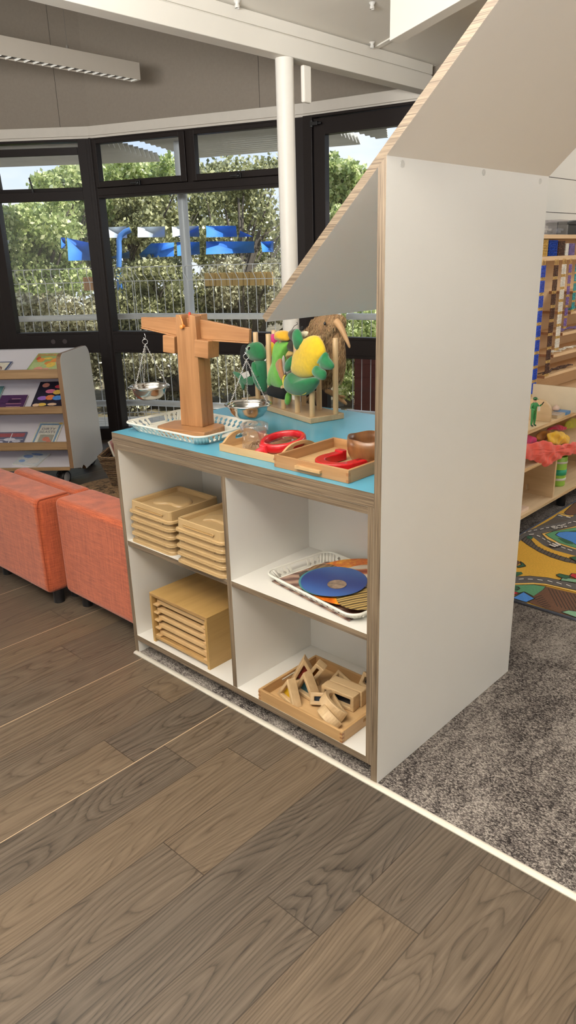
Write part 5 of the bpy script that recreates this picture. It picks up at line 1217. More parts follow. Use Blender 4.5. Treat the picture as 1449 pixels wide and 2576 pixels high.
BL = wood('block_wood_x', S(160, 132, 94, 1.05), S(204, 176, 136, 1.1), 0, 40, .5, 4); BLZ = wood('block_wood_z', S(160, 132, 94, 1.05), S(204, 176, 136, 1.1), 2, 40, .5, 4)
ZB = .0737
def acryl(name, c): return plain(name, c, .15, var=.03, trans=.0)
def tri(label, loc, rot, w, h, th, col_, logo=False):
    t = thing('window_block', label, 'block', loc, rot, 'wooden window blocks in the beech tray'); f = .012
    o_ = [(-w/2, 0), (w/2, 0), (0, h)]; k = .60; cz = h*.355
    i_ = [((x)*k, cz+(z-cz)*k) for x, z in o_]
    b = MB(); b.ringprism(o_, i_, -th/2, th/2, 'y'); b.build('block_frame', BLZ, t, bevel=.0025)
    b = MB(); b.prism([(x*1.06, cz+(z-cz)*1.06) for x, z in i_], -.002, .002, 'y'); b.build('coloured_window', col_, t)
    if logo:
        e = V(w/2, 0, 0)-V(0, 0, h); a = math.atan2(h, w/2); textpart('TICKIT' if False else 'guidecraft' if False else 'mulberi', t, (w*.24+.0014, -.001, h*.52+.0008), .0062, INK, (0, 0, 0)); o = t.children[-1]; o.rotation_euler = (0, a, 0)
    return t
tri('triangle block with a teal window standing in the middle of the tray', (-.311, .096, ZB), -.12, .092, .080, .030, acryl('teal_window', S(24, 70, 80)), False)
tri('triangle block with a red window standing at the rear of the tray', (-.362, .142, ZB), .62, .088, .086, .030, acryl('red_window', S(110, 24, 24)))
tri('triangle block with a yellow window leaning at the front of the tray', (-.335, .046, ZB), (math.radians(-8), 0, -.25), .092, .068, .028, acryl('yellow_window', S(190, 150, 16)))
t = tri('triangle frame block lying flat near the rear tray wall', (-.262, .206, ZB+.016), (PI/2, 0, -.35), .085, .06, .03, acryl('purple_window', S(60, 40, 60)))
def rect_block(label, loc, rot, w, h, th, col_):
    t = thing('window_block', label, 'block', loc, rot, 'wooden window blocks in the beech tray'); f = .011
    b = MB(); b.ringprism([(-w/2, 0), (w/2, 0), (w/2, h), (-w/2, h)], [(-w/2+f, f), (w/2-f, f), (w/2-f, h-f), (-w/2+f, h-f)], -th/2, th/2, 'y'); b.build('block_frame', BL, t, bevel=.0025)
    b = MB(); b.box(-w/2+f-.001, w/2-f+.001, -.002, .002, f-.001, h-f+.001); b.build('coloured_window', col_, t); return t
DKB = acryl('dark_blue_window', S(12, 22, 34))
t = rect_block('rectangular block with a dark blue window standing towards the tray end', (-.218, .126, ZB), .08, .106, .047, .031, DKB)
rect_block('rectangular block pressed behind the dark blue window block', (-.2155, .1585, ZB), .08, .106, .048, .029, acryl('dark_green_window', S(16, 40, 30)))
rect_block('rectangular block leaning on the rear wall beside the cabinet side', (-.168, .212, ZB+.012), (math.radians(-25), .10, -.12), .10, .04, .028, DKB)
rect_block('long block leaning up on the teal window triangle', (-.318, .150, ZB+.030), (0, math.radians(-56), .30), .088, .030, .030, acryl('amber_window', S(120, 70, 20)))
# arches
def arch(label, loc, rot, ro, ri, th):
    t = thing('arch_block', label, 'block', loc, rot, 'wooden window blocks in the beech tray'); n = 18
    if ri > 0:
        pts = [(ro*math.cos(PI*k/n), ro*math.sin(PI*k/n)) for k in range(n+1)]+[(ri*math.cos(PI-PI*k/n), ri*math.sin(PI-PI*k/n)) for k in range(n+1)]
    else: pts = [(ro*math.cos(PI*k/n), ro*math.sin(PI*k/n)) for k in range(n+1)]
    b = MB(); b.prism(pts, -th/2, th/2, 'y'); b.build('block_frame', BL, t, bevel=.0025)
    if ri > 0: 
        b = MB(); b.box(-ro+.002, ro-.002, -th/2+.003, th/2-.003, 0, .006); b.build('base_strip', BL, t)
    return t
arch('half ring block lying over the half disc at the tray front', (-.196, .088, ZB+.020), (math.radians(55), math.radians(6), math.radians(-28)), .050, .036, .030)
arch('half disc block lying at the front edge of the tray', (-.186, .052, ZB+.004), (math.radians(38), 0, math.radians(-26)), .044, 0, .028)
rect_block('small block leaning between the triangle and the half ring', (-.252, .078, ZB+.004), (math.radians(-30), 0, .6), .05, .034, .022, DKB)
# ================================================================= FAR SIDE: LOW SHELF, BEAD CABINET, RUG
BIRCH = wood('birch_y', S(204, 178, 140, 1.2), S(226, 204, 170, 1.2), 1, 40, .5, 3); BIRE = wood('birch_edge', S(168, 136, 96, 1.2), S(222, 194, 154, 1.2), 1, 220, .5, 5, .15); BIRX = wood('birch_x', S(176, 148, 112, 1.2), S(202, 176, 140, 1.2), 0, 40, .5, 3)
ls = thing('low_shelf', 'low birch plywood shelf unit with dividers facing the road rug', 'shelf', (-.67, 2.3, 0))
LM = Matrix.Translation(-ls.location)
def lsb(name, x0, x1, y0, y1, z0, z1, mm=None): b = MB(); b.M = LM; b.box(x0, x1, y0, y1, z0, z1, [0, 0, 0, 1, 0, 0]); return b.build(name, mm or [BIRCH, BIRE], ls, bevel=.001)
YS0, YS1 = 1.25, 3.4
lsb('bottom_shelf', -.862, -.480, YS0, YS1, .098, .115); lsb('middle_shelf', -.862, -.480, YS0, YS1, .318, .335); lsb('top_shelf', -.862, -.480, YS0, YS1, .487, .505)
lsb('back_panel', -.868, -.862, YS0, YS1, .098, .505); lsb('end_panel', -.862, -.48, YS0, YS0+.017, .115, .487); lsb('end_panel', -.862, -.48, YS1-.017, YS1, .115, .487)
for y in (2.055, 2.75):
    b = MB(); b.M = LM; b.ringprism([(-.862, .115), (-.484, .115), (-.484, .318), (-.862, .318)], [(-.62, .13), (-.605, .13), (-.605, .16), (-.62, .16)], y, y+.016, 'y'); b.build('divider', BIRX, ls, bevel=.001)
b = MB(); b.M = LM; pr = [(-.862, .505), (-.478, .505), (-.478, .548)]+[(-.532+.054*math.cos(a), .548+.054*math.sin(a)) for a in [PI/2*k/8 for k in range(1, 9)]]+[(-.862, .602)]
b.prism(pr, 1.93, 1.946, 'y'); b.build('arched_divider', BIRX, ls, bevel=.0015)
b = MB(); b.M = LM; b.box(-.604, -.588, 1.9292, 1.9305, .506, .545); b.ell((-.596, 1.9298, .545), (.008, .0007, .006), 12, 6); b.build('slot', plain('slot_pale', S(214, 186, 140, 1.2), .6), ls)
for y in (1.35, 2.3, 3.3):
    b = MB(); b.M = LM; b.cyl((-.54, y, 0), .022, .098, 16); b.build('foot', BLACK, ls)
GLOSS = plain('glossy_cream_panel', S(205, 192, 168, 1.2), .16, var=.02, spec=.6)
b = MB(); b.M = LM; b.box(-.693, -.40, 2.19, 2.198, .5055, .622); b.build('glossy_divider', GLOSS, ls)
# figurine
q = PZ(1340, 1072, .505); t = thing('toy_figure', 'toy man in green uniform and cap holding a white board, on the low shelf', 'toy figure', (q.x, q.y, .5052), math.radians(70))
t.scale = (.125/1.8,)*3
me = bpy.data.meshes.new('body'); bm = bmesh.new(); sl = bm.verts.layers.skin.verify()
J = {'pel': (0, 0, .95, .16), 'ch': (0, 0, 1.3, .19), 'nk': (0, 0, 1.5, .08), 'hd0': (0, -.02, 1.58, .09), 'hd': (0, -.03, 1.70, .11), 'lh': (-.10, 0, .90, .11), 'lk': (-.11, -.02, .5, .085), 'la': (-.12, .02, .08, .06), 'lf': (-.13, -.16, .04, .05), 'rh': (.10, 0, .90, .11), 'rk': (.11, -.02, .5, .085), 'ra': (.12, .02, .08, .06), 'rf': (.13, -.16, .04, .05),
     'ls': (-.20, 0, 1.42, .075), 'le': (-.27, -.02, 1.14, .06), 'lw': (-.16, -.26, 1.06, .045), 'rs': (.20, 0, 1.42, .075), 're': (.29, -.12, 1.2, .06), 'rw': (.26, -.34, 1.42, .045)}
bv = {}
for k, (x, y, z, r) in J.items(): v = bm.verts.new((x, y, z)); v[sl].radius = (r, r); bv[k] = v
for a_, b_ in (('pel', 'ch'), ('ch', 'nk'), ('nk', 'hd0'), ('hd0', 'hd'), ('pel', 'lh'), ('lh', 'lk'), ('lk', 'la'), ('la', 'lf'), ('pel', 'rh'), ('rh', 'rk'), ('rk', 'ra'), ('ra', 'rf'), ('ch', 'ls'), ('ls', 'le'), ('le', 'lw'), ('ch', 'rs'), ('rs', 're'), ('re', 'rw')): bm.edges.new((bv[a_], bv[b_]))
bm.verts.ensure_lookup_table(); bv['pel'][sl].use_root = True; bm.to_mesh(me); bm.free()
def zonemat():
    m, nt, bs, out = nodes('figure_paint'); tc = nt.nodes.new('ShaderNodeTexCoord'); sx = nt.nodes.new('ShaderNodeSeparateXYZ'); L(nt, tc.outputs['Object'], sx.inputs[0])
    n = noise(nt, tc.outputs['Object'], 8); mp = nt.nodes.new('ShaderNodeMapRange'); mp.inputs['From Min'].default_value = 0; mp.inputs['From Max'].default_value = 1.85; L(nt, sx.outputs['Z'], mp.inputs['Value'])
    a = nt.nodes.new('ShaderNodeMath'); a.operation = 'MULTIPLY_ADD'; L(nt, n.outputs['Fac'], a.inputs[0]); a.inputs[1].default_value = .004; L(nt, mp.outputs[0], a.inputs[2])
    r = ramp(nt, [(0, S(26, 60, 40)), (.06, S(50, 120, 66, 1.2)), (.80, S(60, 128, 70, 1.2)), (.82, S(214, 168, 144)), (1, S(214, 168, 144))], 'CONSTANT'); L(nt, a.outputs[0], r.inputs['Fac']); L(nt, r.outputs['Color'], bs.inputs['Base Color']); bs.inputs['Roughness'].default_value = .45; return m
me.materials.append(zonemat()); o = bpy.data.objects.new('body', me); COL.objects.link(o); o.parent = t
o.modifiers.new('skin', 'SKIN').use_smooth_shade = True; o.modifiers.new('sub', 'SUBSURF').levels = 2; o.modifiers['sub'].render_levels = 2
b = MB(); b.ell((0, -.02, 1.74), (.125, .14, .12), 14, 8); b.build('hair', BLACK, t)
b = MB(); b.lathe([(.128, -.02), (.13, .03), (.11, .09), (0, .11)], 20, (0, -.03, 1.74)); b.prism([(-.09, -.13), (.09, -.13), (.07, -.26), (-.07, -.26)], 1.73, 1.745, 'z'); b.build('cap', plain('cap_green', S(54, 104, 62, 1.2), .5), t)
b = MB(); b.box(-.02, .16, -.34, -.32, 1.0, 1.3); b.build('board', plain('board_white', S(214, 212, 200), .5), t)
b = MB(); b.tube([(.26, -.36, 1.40), (.30, -.46, 1.58)], .035, 8); b.build('radio', BLACK, t)
b = MB(); 
for sx_ in (-.035, .035): b.ell((sx_, -.142, 1.70), (.012, .01, .012), 8, 6)
b.build('eyes', BLACK, t)
# shelf-top pieces
q = PZ(1425, 1050, .505); t = thing('book', 'blue spined flat book lying on the low shelf beside the arched divider', 'book', (-.60, 2.09, .5055))
b = MB(); b.box(-.09, .115, -.065, .07, 0, .012); b.build('pages', plain('page_tan', S(206, 188, 158), .7), t); b = MB(); b.box(.06, .118, .02, .072, .0, .0145); b.build('blue_spine', pc('coverblue', 84, 134, 190), t); b = MB(); b.box(-.092, .116, -.067, .0195, .012, .0135); b.build('cover', plain('cover_print', S(186, 172, 160), .35, var=.25, scale=60), t)
t = thing('shell', 'pale pink sea shell on the books on the low shelf', 'shell', (-.535, 2.12, .5195), .5); 
b = MB(); b.lathe([(0, .0), (.012, .002), (.018, .008), (.016, .016), (.010, .022), (.004, .027), (0, .028)], 20, wob=lambda r, z, q: (r*(1+.06*math.cos(7*q)), z)); b.build('shell_body', plain('shell_pink', S(222, 196, 180), .35, var=.08, scale=80), t)
# scarves: rippled sheets
def scarf(label, pts, x, th, c, al=.82, seed=1, tilt=0):
    loc = V(x, sum(PX(a, c_, x).y for a, c_ in pts)/len(pts), sum(PX(a, c_, x).z for a, c_ in pts)/len(pts))
    t = thing('play_scarf', label, 'scarf', loc, PI/2, 'sheer scarves on the middle shelf')
    oo = [(PX(a, c_, x).y-loc.y, PX(a, c_, x).z-loc.z) for a, c_ in pts]
    th *= .5; b = MB(); b.pillow(oo, th, sub=3, rings=14); rg = random.Random(seed); ph = [rg.uniform(0, 6) for _ in range(6)]
    b.v = [(v[0], v[1]+.0045*math.sin(v[0]*58+ph[0]+v[2]*75+1.2*math.sin(v[2]*40+ph[3]))+.002*math.sin(v[0]*130-v[2]*95+ph[1]), v[2]+.0025*math.sin(v[0]*75+ph[2])) for v in b.v]
    m_ = plain('scarf_%d' % seed, c, .7, var=.12, scale=30, sheen=.3, alpha=al); b.build('cloth', m_, t); return t
scarf('yellow green sheer scarf bunched deepest on the middle shelf', [(1425, 1056), (1447, 1050), (1470, 1060), (1475, 1100), (1440, 1100), (1420, 1085)], -.66, .05, S(196, 190, 70, 1.2), .9, 1)
scarf('pink sheer scarf showing between shelf and yellow scarf', [(1372, 1082), (1405, 1066), (1428, 1078), (1410, 1084), (1392, 1080)], -.58, .04, S(196, 30, 80, 1.2), .95, 2)
scarf('magenta sheer scarf bunched beside the white house wall', [(1300, 1096), (1335, 1093), (1348, 1105), (1346, 1116), (1328, 1122), (1300, 1130)], -.53, .035, S(214, 50, 110, 1.2), .95, 3)
scarf('orange sheer scarf fold with a printed tag on the middle shelf', [(1350, 1092), (1372, 1082), (1390, 1086), (1386, 1104), (1358, 1110), (1346, 1108)], -.55, .03, S(206, 140, 60, 1.2), .9, 4)
scarf('yellow sheer scarf draped over the coral scarf', [(1378, 1090), (1400, 1082), (1425, 1090), (1437, 1106), (1428, 1120), (1410, 1123), (1378, 1116), (1374, 1106)], -.50, .03, S(222, 176, 40, 1.2), .92, 5)
scarf('coral sheer scarf hanging over the middle shelf edge in a point', [(1300, 1128), (1330, 1116), (1376, 1106), (1400, 1122), (1430, 1116), (1450, 1110), (1475, 1116), (1470, 1142), (1430, 1142), (1400, 1158), (1371, 1178), (1356, 1162), (1320, 1155), (1300, 1152)], -.478, .018, S(226, 84, 70, 1.2), .93, 6)
# green striped bucket
t = thing('toy_drum', 'lime green toy drum with teal and white bands on the bottom shelf', 'drum', (-.555, 2.27, .1152))
b = MB(); b.lathe([(0, 0), (.032, .0), (.035, .004), (.0375, .150), (.036, .152), (.034, .148), (.033, .02), (0, .018)], 36); b.build('drum_body', plain('lime_plastic', S(142, 190, 76, 1.2), .35), t)
for z, r, h, c in ((.030, .0362, .012, plain('band_white', S(222, 222, 214), .4)), (.058, .0368, .028, plain('band_teal', S(40, 160, 124, 1.2), .4)), (.118, .0378, .010, plain('band_white', S(222, 222, 214), .4))):
    b = MB(); b.lathe([(r-.001, z), (r+.0012, z), (r+.0015, z+h), (r-.001, z+h)], 36); b.build('band', c, t)
b = MB(); b.tube([(.0, -.0385, .135), (.0, -.043, .10), (.0, -.040, .07)], .0018, 6); b.ell((-.03, -.03, .010), (.009, .009, .009), 10, 8); b.build('red_beater', plain('bead_red', S(180, 40, 34, 1.2), .3), t)
t = thing('peg_board_toy', 'pale wooden base with orange pegs on the bottom shelf by the house wall', 'toy', (-.535, 1.80, .1152)); b = MB(); b.box(-.05, .04, -.06, .03, 0, .014); b.build('toy_base', plain('pale_pink_wood', S(220, 196, 176, 1.2), .5), t, bevel=.001)
for k in range(2): b = MB(); b.cyl((-.0, -.035-.02*k, .014), .005, .045, 12); b.build('toy_peg', plain('peg_orange', S(196, 104, 64, 1.2), .45), t)

# bead cabinet
bc_ = thing('bead_cabinet', 'tall wooden bead cabinet with two shelves and stepped ledges', 'cabinet', (-.78, 2.7, 0)); BM_ = Matrix.Translation(-bc_.location)
WARMW = wood('warm_maple_y', S(200, 166, 124, 1.15), S(222, 190, 150, 1.15), 1, 30, .5, 2); WARME = wood('warm_maple_dark', S(126, 88, 62, 1.2), S(150, 108, 80, 1.2), 1, 30, .5, 2)
def bcb(name, x0, x1, y0, y1, z0, z1, m_=None, mi=None): b = MB(); b.M = BM_; b.box(x0, x1, y0, y1, z0, z1, mi or 0); return b.build(name, m_ or WARMW, bc_, bevel=.001)
CX = -.70
bcb('shelf', -.862, CX+.004, 2.06, 3.3, 1.283, 1.301); bcb('shelf', -.862, CX+.004, 2.06, 3.3, 1.186, 1.206); bcb('back_panel', -.866, -.858, 2.06, 3.3, .506, 1.283); bcb('side_panel', -.858, CX, 2.06, 2.075, .506, 1.283)
ledges = [(2.30, .640), (2.385, .735), (2.47, .835), (2.545, .935), (2.62, 1.03)]
for i, (y, z) in enumerate(ledges): bcb('ledge', -.858, CX+.0, y+.035, 3.3, z-.014, z, [WARMW, WARME], [0, 0, 1, 0, 0, 0])
def beads(label, ycen, ztop, nseg, rows, c, pitch=.0068, strands=3, zgap=.016):
    t = thing('bead_chain', label, 'bead chain', (CX+.006, ycen, ztop), 0, 'coloured bead chains hanging in the cabinet')
    SP = .0165; cm = plain('bead_'+label.split()[0], c, .25, var=.1); gm = plain('bead_gold', S(196, 164, 100, 1.2), .35, .4, var=.3, scale=300)
    b = MB(); g = b; z = -.004
    for k in range(strands): g.tube([(0, (k-(strands-1)/2)*SP, .02), (0, (k-(strands-1)/2)*SP, -.012)], .0012, 5, 1)
    for s_ in range(nseg):
        for r in range(rows):
            z -= pitch
            for k in range(strands): b.ell((0, (k-(strands-1)/2)*SP, z), (.0055, .0080, pitch*.52), 6, 4)
        for k in range(strands):
            for dz in (.3, .7): g.ell((0, (k-(strands-1)/2)*SP, z-pitch*.5-zgap*dz+.002), (.0040, .0062, .0036), 6, 4, 1)
        z -= zgap-.003
    b.build('beads', [cm, gm], t, fix=False); return t, z
def chain_px(label, px0, py0, py1, nseg, rows, c, st=3):
    a = PX(px0, py0, CX); h = a.z-PX(px0, py1, CX).z
    # seg pitch from the photo height
    seg = h/nseg; pitch = seg*.78/rows; beads(label, a.y, a.z, nseg, rows, c, pitch, st, seg*.22+.003)
chain_px('blue bead chain hanging nearest the house wall', 1365, 664, 985, 9, 10, S(24, 70, 180, 1.25))
chain_px('brown bead chain hanging second from the house wall', 1397, 663, 936, 8, 9, S(74, 44, 34, 1.2))
chain_px('white bead chain hanging third from the house wall', 1417, 661, 873, 7, 8, S(222, 218, 210, 1.2))
chain_px('purple bead chain hanging fourth from the house wall', 1433, 661, 820, 6, 7, S(120, 96, 160, 1.2), 2)
chain_px('teal bead chain hanging at the picture edge', 1449, 661, 778, 5, 6, S(50, 150, 160, 1.2), 2)
for (lab, c, (y, z), n) in (('dark brown bead heap lying on the lowest ledge', S(70, 46, 38, 1.2), ledges[0], 90), ('white bead heap lying on the second ledge', S(222, 216, 206, 1.2), ledges[1], 80), ('purple bead heap lying on the third ledge', S(116, 96, 150, 1.2), ledges[2], 60), ('teal bead heap lying on the fourth ledge', S(52, 130, 140, 1.2), ledges[3], 50)):
    rg = random.Random(n); t = thing('bead_string', lab, 'bead string', (CX-.03, y+.06, z+.0005), 0, 'bead strings on the stepped ledges'); b = MB()
    for s_ in range(3):
        pts = [(rg.uniform(-.02, .02), .035*k*1.3-.01, .004+rg.uniform(0, .012)) for k in range(9)]
        for k in range(8):
            A_, B_ = Vector(pts[k]), Vector(pts[k+1])
            for j in range(7): p = A_.lerp(B_, j/7); b.ell((p.x, p.y, p.z), (.0035, .0035, .0035), 6, 4)
    b.build('beads', plain('heap_'+lab.split()[0], c, .3, var=.2), t, fix=False)
def bstack(label, px0, px1, pyt, c, zb=1.2062):
    x = CX+.0; a = PX(px0, pyt, x); e = PX(px1, pyt, x); w = abs(e.y-a.y); h = a.z-zb; t = thing('bead_square_stack', label, 'bead stack', (x-w/2-.002, (a.y+e.y)/2, zb), 0, 'bead square stacks on the cabinet shelf')
    n = 11; cm = plain('square_'+label.split()[0], c, .3, var=.1)
    for k in range(n):
        b = MB(); z = h*k/n; r = h/n*.5
        for j in range(8): y = -w/2+w*(j+.5)/8; b.tube([(-w/2, y, z+r), (w/2, y, z+r)], r*.95, 6)
        for j in range(8): xx = -w/2+w*(j+.5)/8; b.tube([(xx, -w/2, z+r), (xx, w/2, z+r)], r*.90, 6)
        b.build('bead_square', cm, t, fix=False)
bstack('gold bead square stack on the shelf by the house wall', 1362, 1382, 602, S(196, 160, 84, 1.2)); bstack('blue bead square stack next to the gold stack', 1385, 1406, 604, S(26, 66, 160, 1.2)); bstack('brown bead square stack next to the blue stack', 1408, 1424, 606, S(84, 56, 44, 1.2))
bstack('white bead square stack next to the brown stack', 1426, 1433, 612, S(220, 216, 208, 1.2)); bstack('purple bead square stack at the picture edge', 1436, 1449, 612, S(120, 104, 156, 1.2))
for (lab, px0, px1, pyt, fill) in (('clear plastic tub of white pieces on the bead cabinet top', 1366, 1406, 553, S(210, 206, 200)), ('clear plastic box of grey pieces next to the black box', 1409, 1434, 552, S(120, 124, 134))):
    a = PX(px0, pyt, CX); e = PX(px1, pyt, CX); w = abs(e.y-a.y); h = a.z-1.3012; t = thing('clear_box', lab, 'box', (CX-.055, (a.y+e.y)/2, 1.3012), 0)
    b = MB(); b.box(-.05, .05, -w/2, -w/2+.002, 0, h); b.box(-.05, .05, w/2-.002, w/2, 0, h); b.box(.048, .05, -w/2, w/2, 0, h); b.box(-.05, -.048, -w/2, w/2, 0, h); b.box(-.05, .05, -w/2, w/2, 0, .002); b.build('box_wall', CLEAR, t)
    b = MB(); b.box(-.052, .052, -w/2-.002, w/2+.002, h-.006, h); b.build('box_lid', CLEAR, t)
    rg = random.Random(4); b = MB()
    for _ in range(14): b.box(*(lambda x, y, z, s: (x-s, x+s, y-s*1.6, y+s*1.6, z, z+s*1.2))(rg.uniform(-.03, .035), rg.uniform(-w/2+.02, w/2-.02), rg.uniform(.003, h*.35), .007))
    b.build('pieces', plain('pieces_'+lab.split()[4], fill, .5, var=.2), t)
a = PX(1434, 553, CX); t = thing('black_box', 'black lidded box on the bead cabinet top at the picture edge', 'box', (CX-.06, a.y+.09, 1.3012)); b = MB(); b.box(-.05, .05, -.085, .2, 0, .045); b.build('box_base', BLACK, t, bevel=.003); b = MB(); b.prism([(-.10, .045), (.2, .045), (.2, .072), (-.03, .066), (-.10, .058)], -.055, .055, 'x'); b.build('box_lid', BLACK, t, bevel=.003)

# road rug
RX, RY = -.505, 1.127
rg_ = thing('road_rug', 'colourful play rug printed with roads and fields on the carpet', 'rug', (RX, RY, .0036)); RI = Matrix.Translation(-rg_.location)
RC = [('edge', (74, 76, 86)), ('yellow', (206, 160, 58)), ('road', (92, 88, 86)), ('green', (86, 142, 104)), ('blue', (70, 128, 200)), ('brown', (102, 72, 54)), ('white', (216, 212, 204)), ('line', (46, 42, 40)), ('red', (176, 44, 52)), ('lgold', (222, 180, 92)), ('rail', (88, 80, 72)), ('dgreen', (50, 92, 66)), ('lgreen', (120, 160, 130))]
rm = [plain('rug_'+n_, S(*c, 1.25), .95, var=.12, scale=160, bmp=.25, bd=.002) for n_, c in RC]; ri = {n_: i for i, (n_, c) in enumerate(RC)}
b = MB(); b.M = RI; hb = .009; b.box(RX+.012, 1.4, RY+.012, 3.2, .0036, hb, ri['yellow']); b.build('pile', rm, rg_)
b = MB(); b.M = RI; b.tube([(RX+.006, 3.2, .007), (RX+.006, RY+.012, .007), (RX+.012, RY+.006, .007), (1.4, RY+.006, .007)], .0062, 8); b.build('bound_edge', rm[0], rg_)
lay = [0]
pm = MB(); pm.M = RI
def rp(n_, pts, out=False):
    lay[0] += 1; z = hb+.00006*lay[0]; w_ = [PZ(1260+a/6.778, 1220+c/6.778, hb) for a, c in pts]; w_ = [V(max(RX+.013, p.x), max(RY+.013, p.y), z) for p in w_]
    pm.add([tuple(p) for p in w_], [list(range(len(w_)))], ri[n_])
    if out:
        n = len(w_)
        for i in range(n):
            A_, B_ = w_[i], w_[(i+1) % n]; d = (B_-A_)
            if d.length < 1e-5: continue
            s_ = V(-d.y, d.x, 0).normalized()*.0022; up = V(0, 0, .00003); pm.add([tuple(A_-s_+up), tuple(B_-s_+up), tuple(B_+s_+up), tuple(A_+s_+up)], [(0, 1, 2, 3)], ri['line'])
E_ = 2100
rp('road', [(150, 1040), (280, 1000), (350, 930), (480, 870), (560, 900), (700, 1010), (850, 1110), (1000, 1150), (1281, 1210), (E_, 1330), (E_, 200), (1281, 480), (980, 490), (900, 560), (700, 690), (500, 760), (300, 870), (150, 940)])
rp('rail', [(900, 560), (1000, 570), (1150, 610), (1000, 640), (780, 690), (640, 720), (600, 720), (760, 640)])
rp('brown', [(1080, 470), (1210, 300), (E_, -200), (E_, 240), (1281, 500), (1200, 520), (1120, 500)], True)
rp('lgold', [(985, 490), (1060, 500), (1180, 525), (1240, 515), (1230, 535), (1150, 540), (1050, 520)])
rp('lgold', [(690, 830), (1281, 700), (E_, 560), (E_, 1250), (1281, 1105), (1000, 1020), (780, 920)], True)
rp('green', [(755, 840), (900, 790), (1281, 725), (E_, 600), (E_, 1210), (1281, 1078), (1000, 990), (830, 895)], True)
rp('blue', [(930, 850), (980, 810), (1100, 795), (1281, 800), (E_, 720), (E_, 1100), (1281, 1020), (1180, 960), (1000, 890)], True)
rp('dgreen', [(960, 900), (1080, 920), (1230, 980), (1230, 1015), (1120, 1000), (1040, 960)])
rp('dgreen', [(1150, 790), (1281, 775), (E_, 700), (E_, 740), (1281, 800)])
rp('yellow', [(510, 930), (560, 915), (700, 1020), (900, 1110), (1281, 1215), (E_, 1360), (E_, 1400), (1281, 1260), (1160, 1250), (900, 1190), (700, 1100), (590, 1030)])
rp('rail', [(350, 940), (430, 880), (510, 935), (600, 1040), (750, 1120), (1000, 1210), (1281, 1290), (E_, 1420), (E_, 1480), (1281, 1340), (1100, 1310), (850, 1230), (650, 1140), (470, 1030)], True)
rc = [(380, 925), (500, 990), (640, 1088), (800, 1165), (1000, 1240), (1281, 1318), (1600, 1395)]
for (xa, ya), (xb, yb) in zip(rc[:-1], rc[1:]):
    for k in range(3):
        u = k/3; x = xa+(xb-xa)*u; y = ya+(yb-ya)*u; rp('line', [(x-26, y+30), (x-16, y+34), (x+32, y-28), (x+22, y-32)])
rp('dgreen', [(440, 880), (500, 870), (550, 900), (530, 930), (450, 920)])
rp('brown', [(240, 1290), (300, 1300), (330, 1330), (270, 1390), (230, 1400)]); rp('dgreen', [(330, 1310), (380, 1340), (425, 1390), (300, 1415), (260, 1395), (350, 1370)], True)
rp('dgreen', [(200, 1490), (300, 1490), (350, 1490), (375, 1520), (280, 1560), (200, 1570)])
rp('road', [(100, 1570), (235, 1570), (500, 1560), (800, 1590), (1000, 1630), (1281, 1690), (E_, 1900), (E_, 2040), (1281, 1800), (1000, 1740), (750, 1690), (550, 1680), (225, 1690), (100, 1700)], True)
rp('green', [(100, 1720), (225, 1715), (550, 1705), (770, 1740), (720, 1800), (560, 1910), (400, 1830), (310, 1850), (215, 1820), (100, 1820)], True)
rp('brown', [(770, 1740), (1281, 1860), (E_, 2080), (E_, 2600), (1281, 2300), (880, 2150), (470, 2010), (575, 1950), (550, 1910), (720, 1800)])
for k in range(9):
    x = 800+k*62; rp('line', [(x, 1770+k*14), (x+10, 1768+k*14), (x+175+k*8, 2080+k*22), (x+163+k*8, 2084+k*22)])
for k in range(7): rp('line', [(560-k*2+k*30, 1935+k*30), (700+k*25, 1885+k*32), (702+k*25, 1893+k*32), (562-k*2+k*30, 1943+k*30)])
rp('lgold', [(100, 1690), (225, 1690), (550, 1680), (750, 1695), (1281, 1815), (E_, 2050), (E_, 2085), (1281, 1840), (750, 1715), (550, 1705), (225, 1715), (100, 1715)])
rp('red', [(100, 1790), (215, 1820), (310, 1855), (220, 1895), (100, 1850)], True); rp('blue', [(180, 1950), (385, 1835), (575, 1950), (430, 2015), (210, 1945)], True)
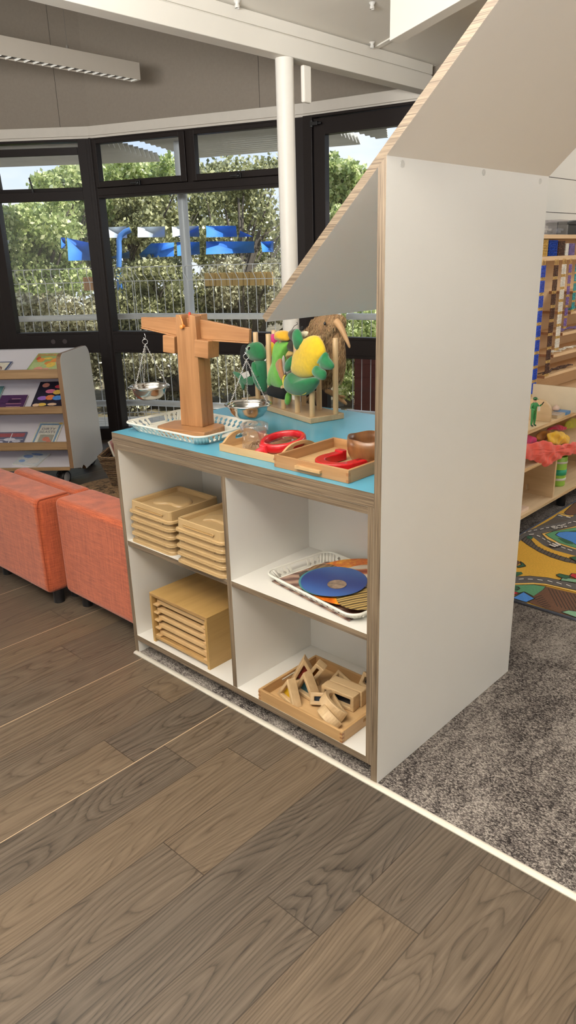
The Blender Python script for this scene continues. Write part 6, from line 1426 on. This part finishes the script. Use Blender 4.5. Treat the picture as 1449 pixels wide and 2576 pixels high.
rp('lgreen', [(1040, 1600), (1150, 1600), (1281, 1620), (E_, 1780), (E_, 1860), (1281, 1680), (1010, 1640)], True); rp('dgreen', [(940, 1545), (1000, 1525), (1160, 1560), (1190, 1590), (1100, 1612), (1000, 1580)], True)
rp('red', [(1170, 1560), (1210, 1520), (1281, 1530), (1500, 1570), (1500, 1660), (1281, 1610)], True); rp('dgreen', [(1170, 1245), (1281, 1230), (1500, 1280), (1500, 1350), (1281, 1310)], True)
rp('dgreen', [(220, 1740), (290, 1745), (320, 1780), (270, 1810), (220, 1800)], True); rp('lgreen', [(1030, 2180), (1150, 2150), (1281, 2170), (1500, 2230), (1500, 2330), (1281, 2290)], True)
for (x, y, dx, dy) in [(345, 1617, 42, -3), (500, 1620, 42, 2), (665, 1633, 45, 6), (835, 1656, 42, 12), (990, 1690, 44, 14), (1155, 1728, 42, 16), (330, 858, 16, -8), (405, 825, 20, -8), (490, 802, 28, -7), (588, 784, 28, -4), (698, 762, 30, -8), (795, 742, 26, -3), (890, 718, 26, -5), (985, 704, 24, -4), (1080, 685, 26, -8), (1170, 660, 28, -7), (1262, 640, 26, 4), (520, 857, 42, -4), (640, 885, 28, 10), (730, 935, 28, 16), (815, 985, 28, 16), (1062, 1085, 38, 14), (1175, 1125, 40, 14), (1010, 540, 36, 10), (1150, 566, 36, 8)]:
    rp('white', [(x-dx, y-dy-5), (x+dx, y+dy-5), (x+dx, y+dy+6), (x-dx, y-dy+6)])
rp('line', [(805, 1042), (925, 1000), (1050, 1045), (910, 1088)])
for k in range(3): rp('white', [(812+k*52, 1038-k*18), (838+k*52, 1028-k*18), (948+k*42, 1066-k*12), (918+k*42, 1078-k*12)])
pm.build('printed_roads', rm, rg_, fix=False)
qa = PZ(1260+885/6.778, 1220+748/6.778, hb); qb = PZ(1260+1100/6.778, 1220+712/6.778, hb); an = math.atan2(qb.y-qa.y, qb.x-qa.x)
textpart('BUS', rg_, ((qa.x+qb.x)/2-RX, (qa.y+qb.y)/2-RY, hb+.0012), .045, rm[ri['white']], (0, 0, an))
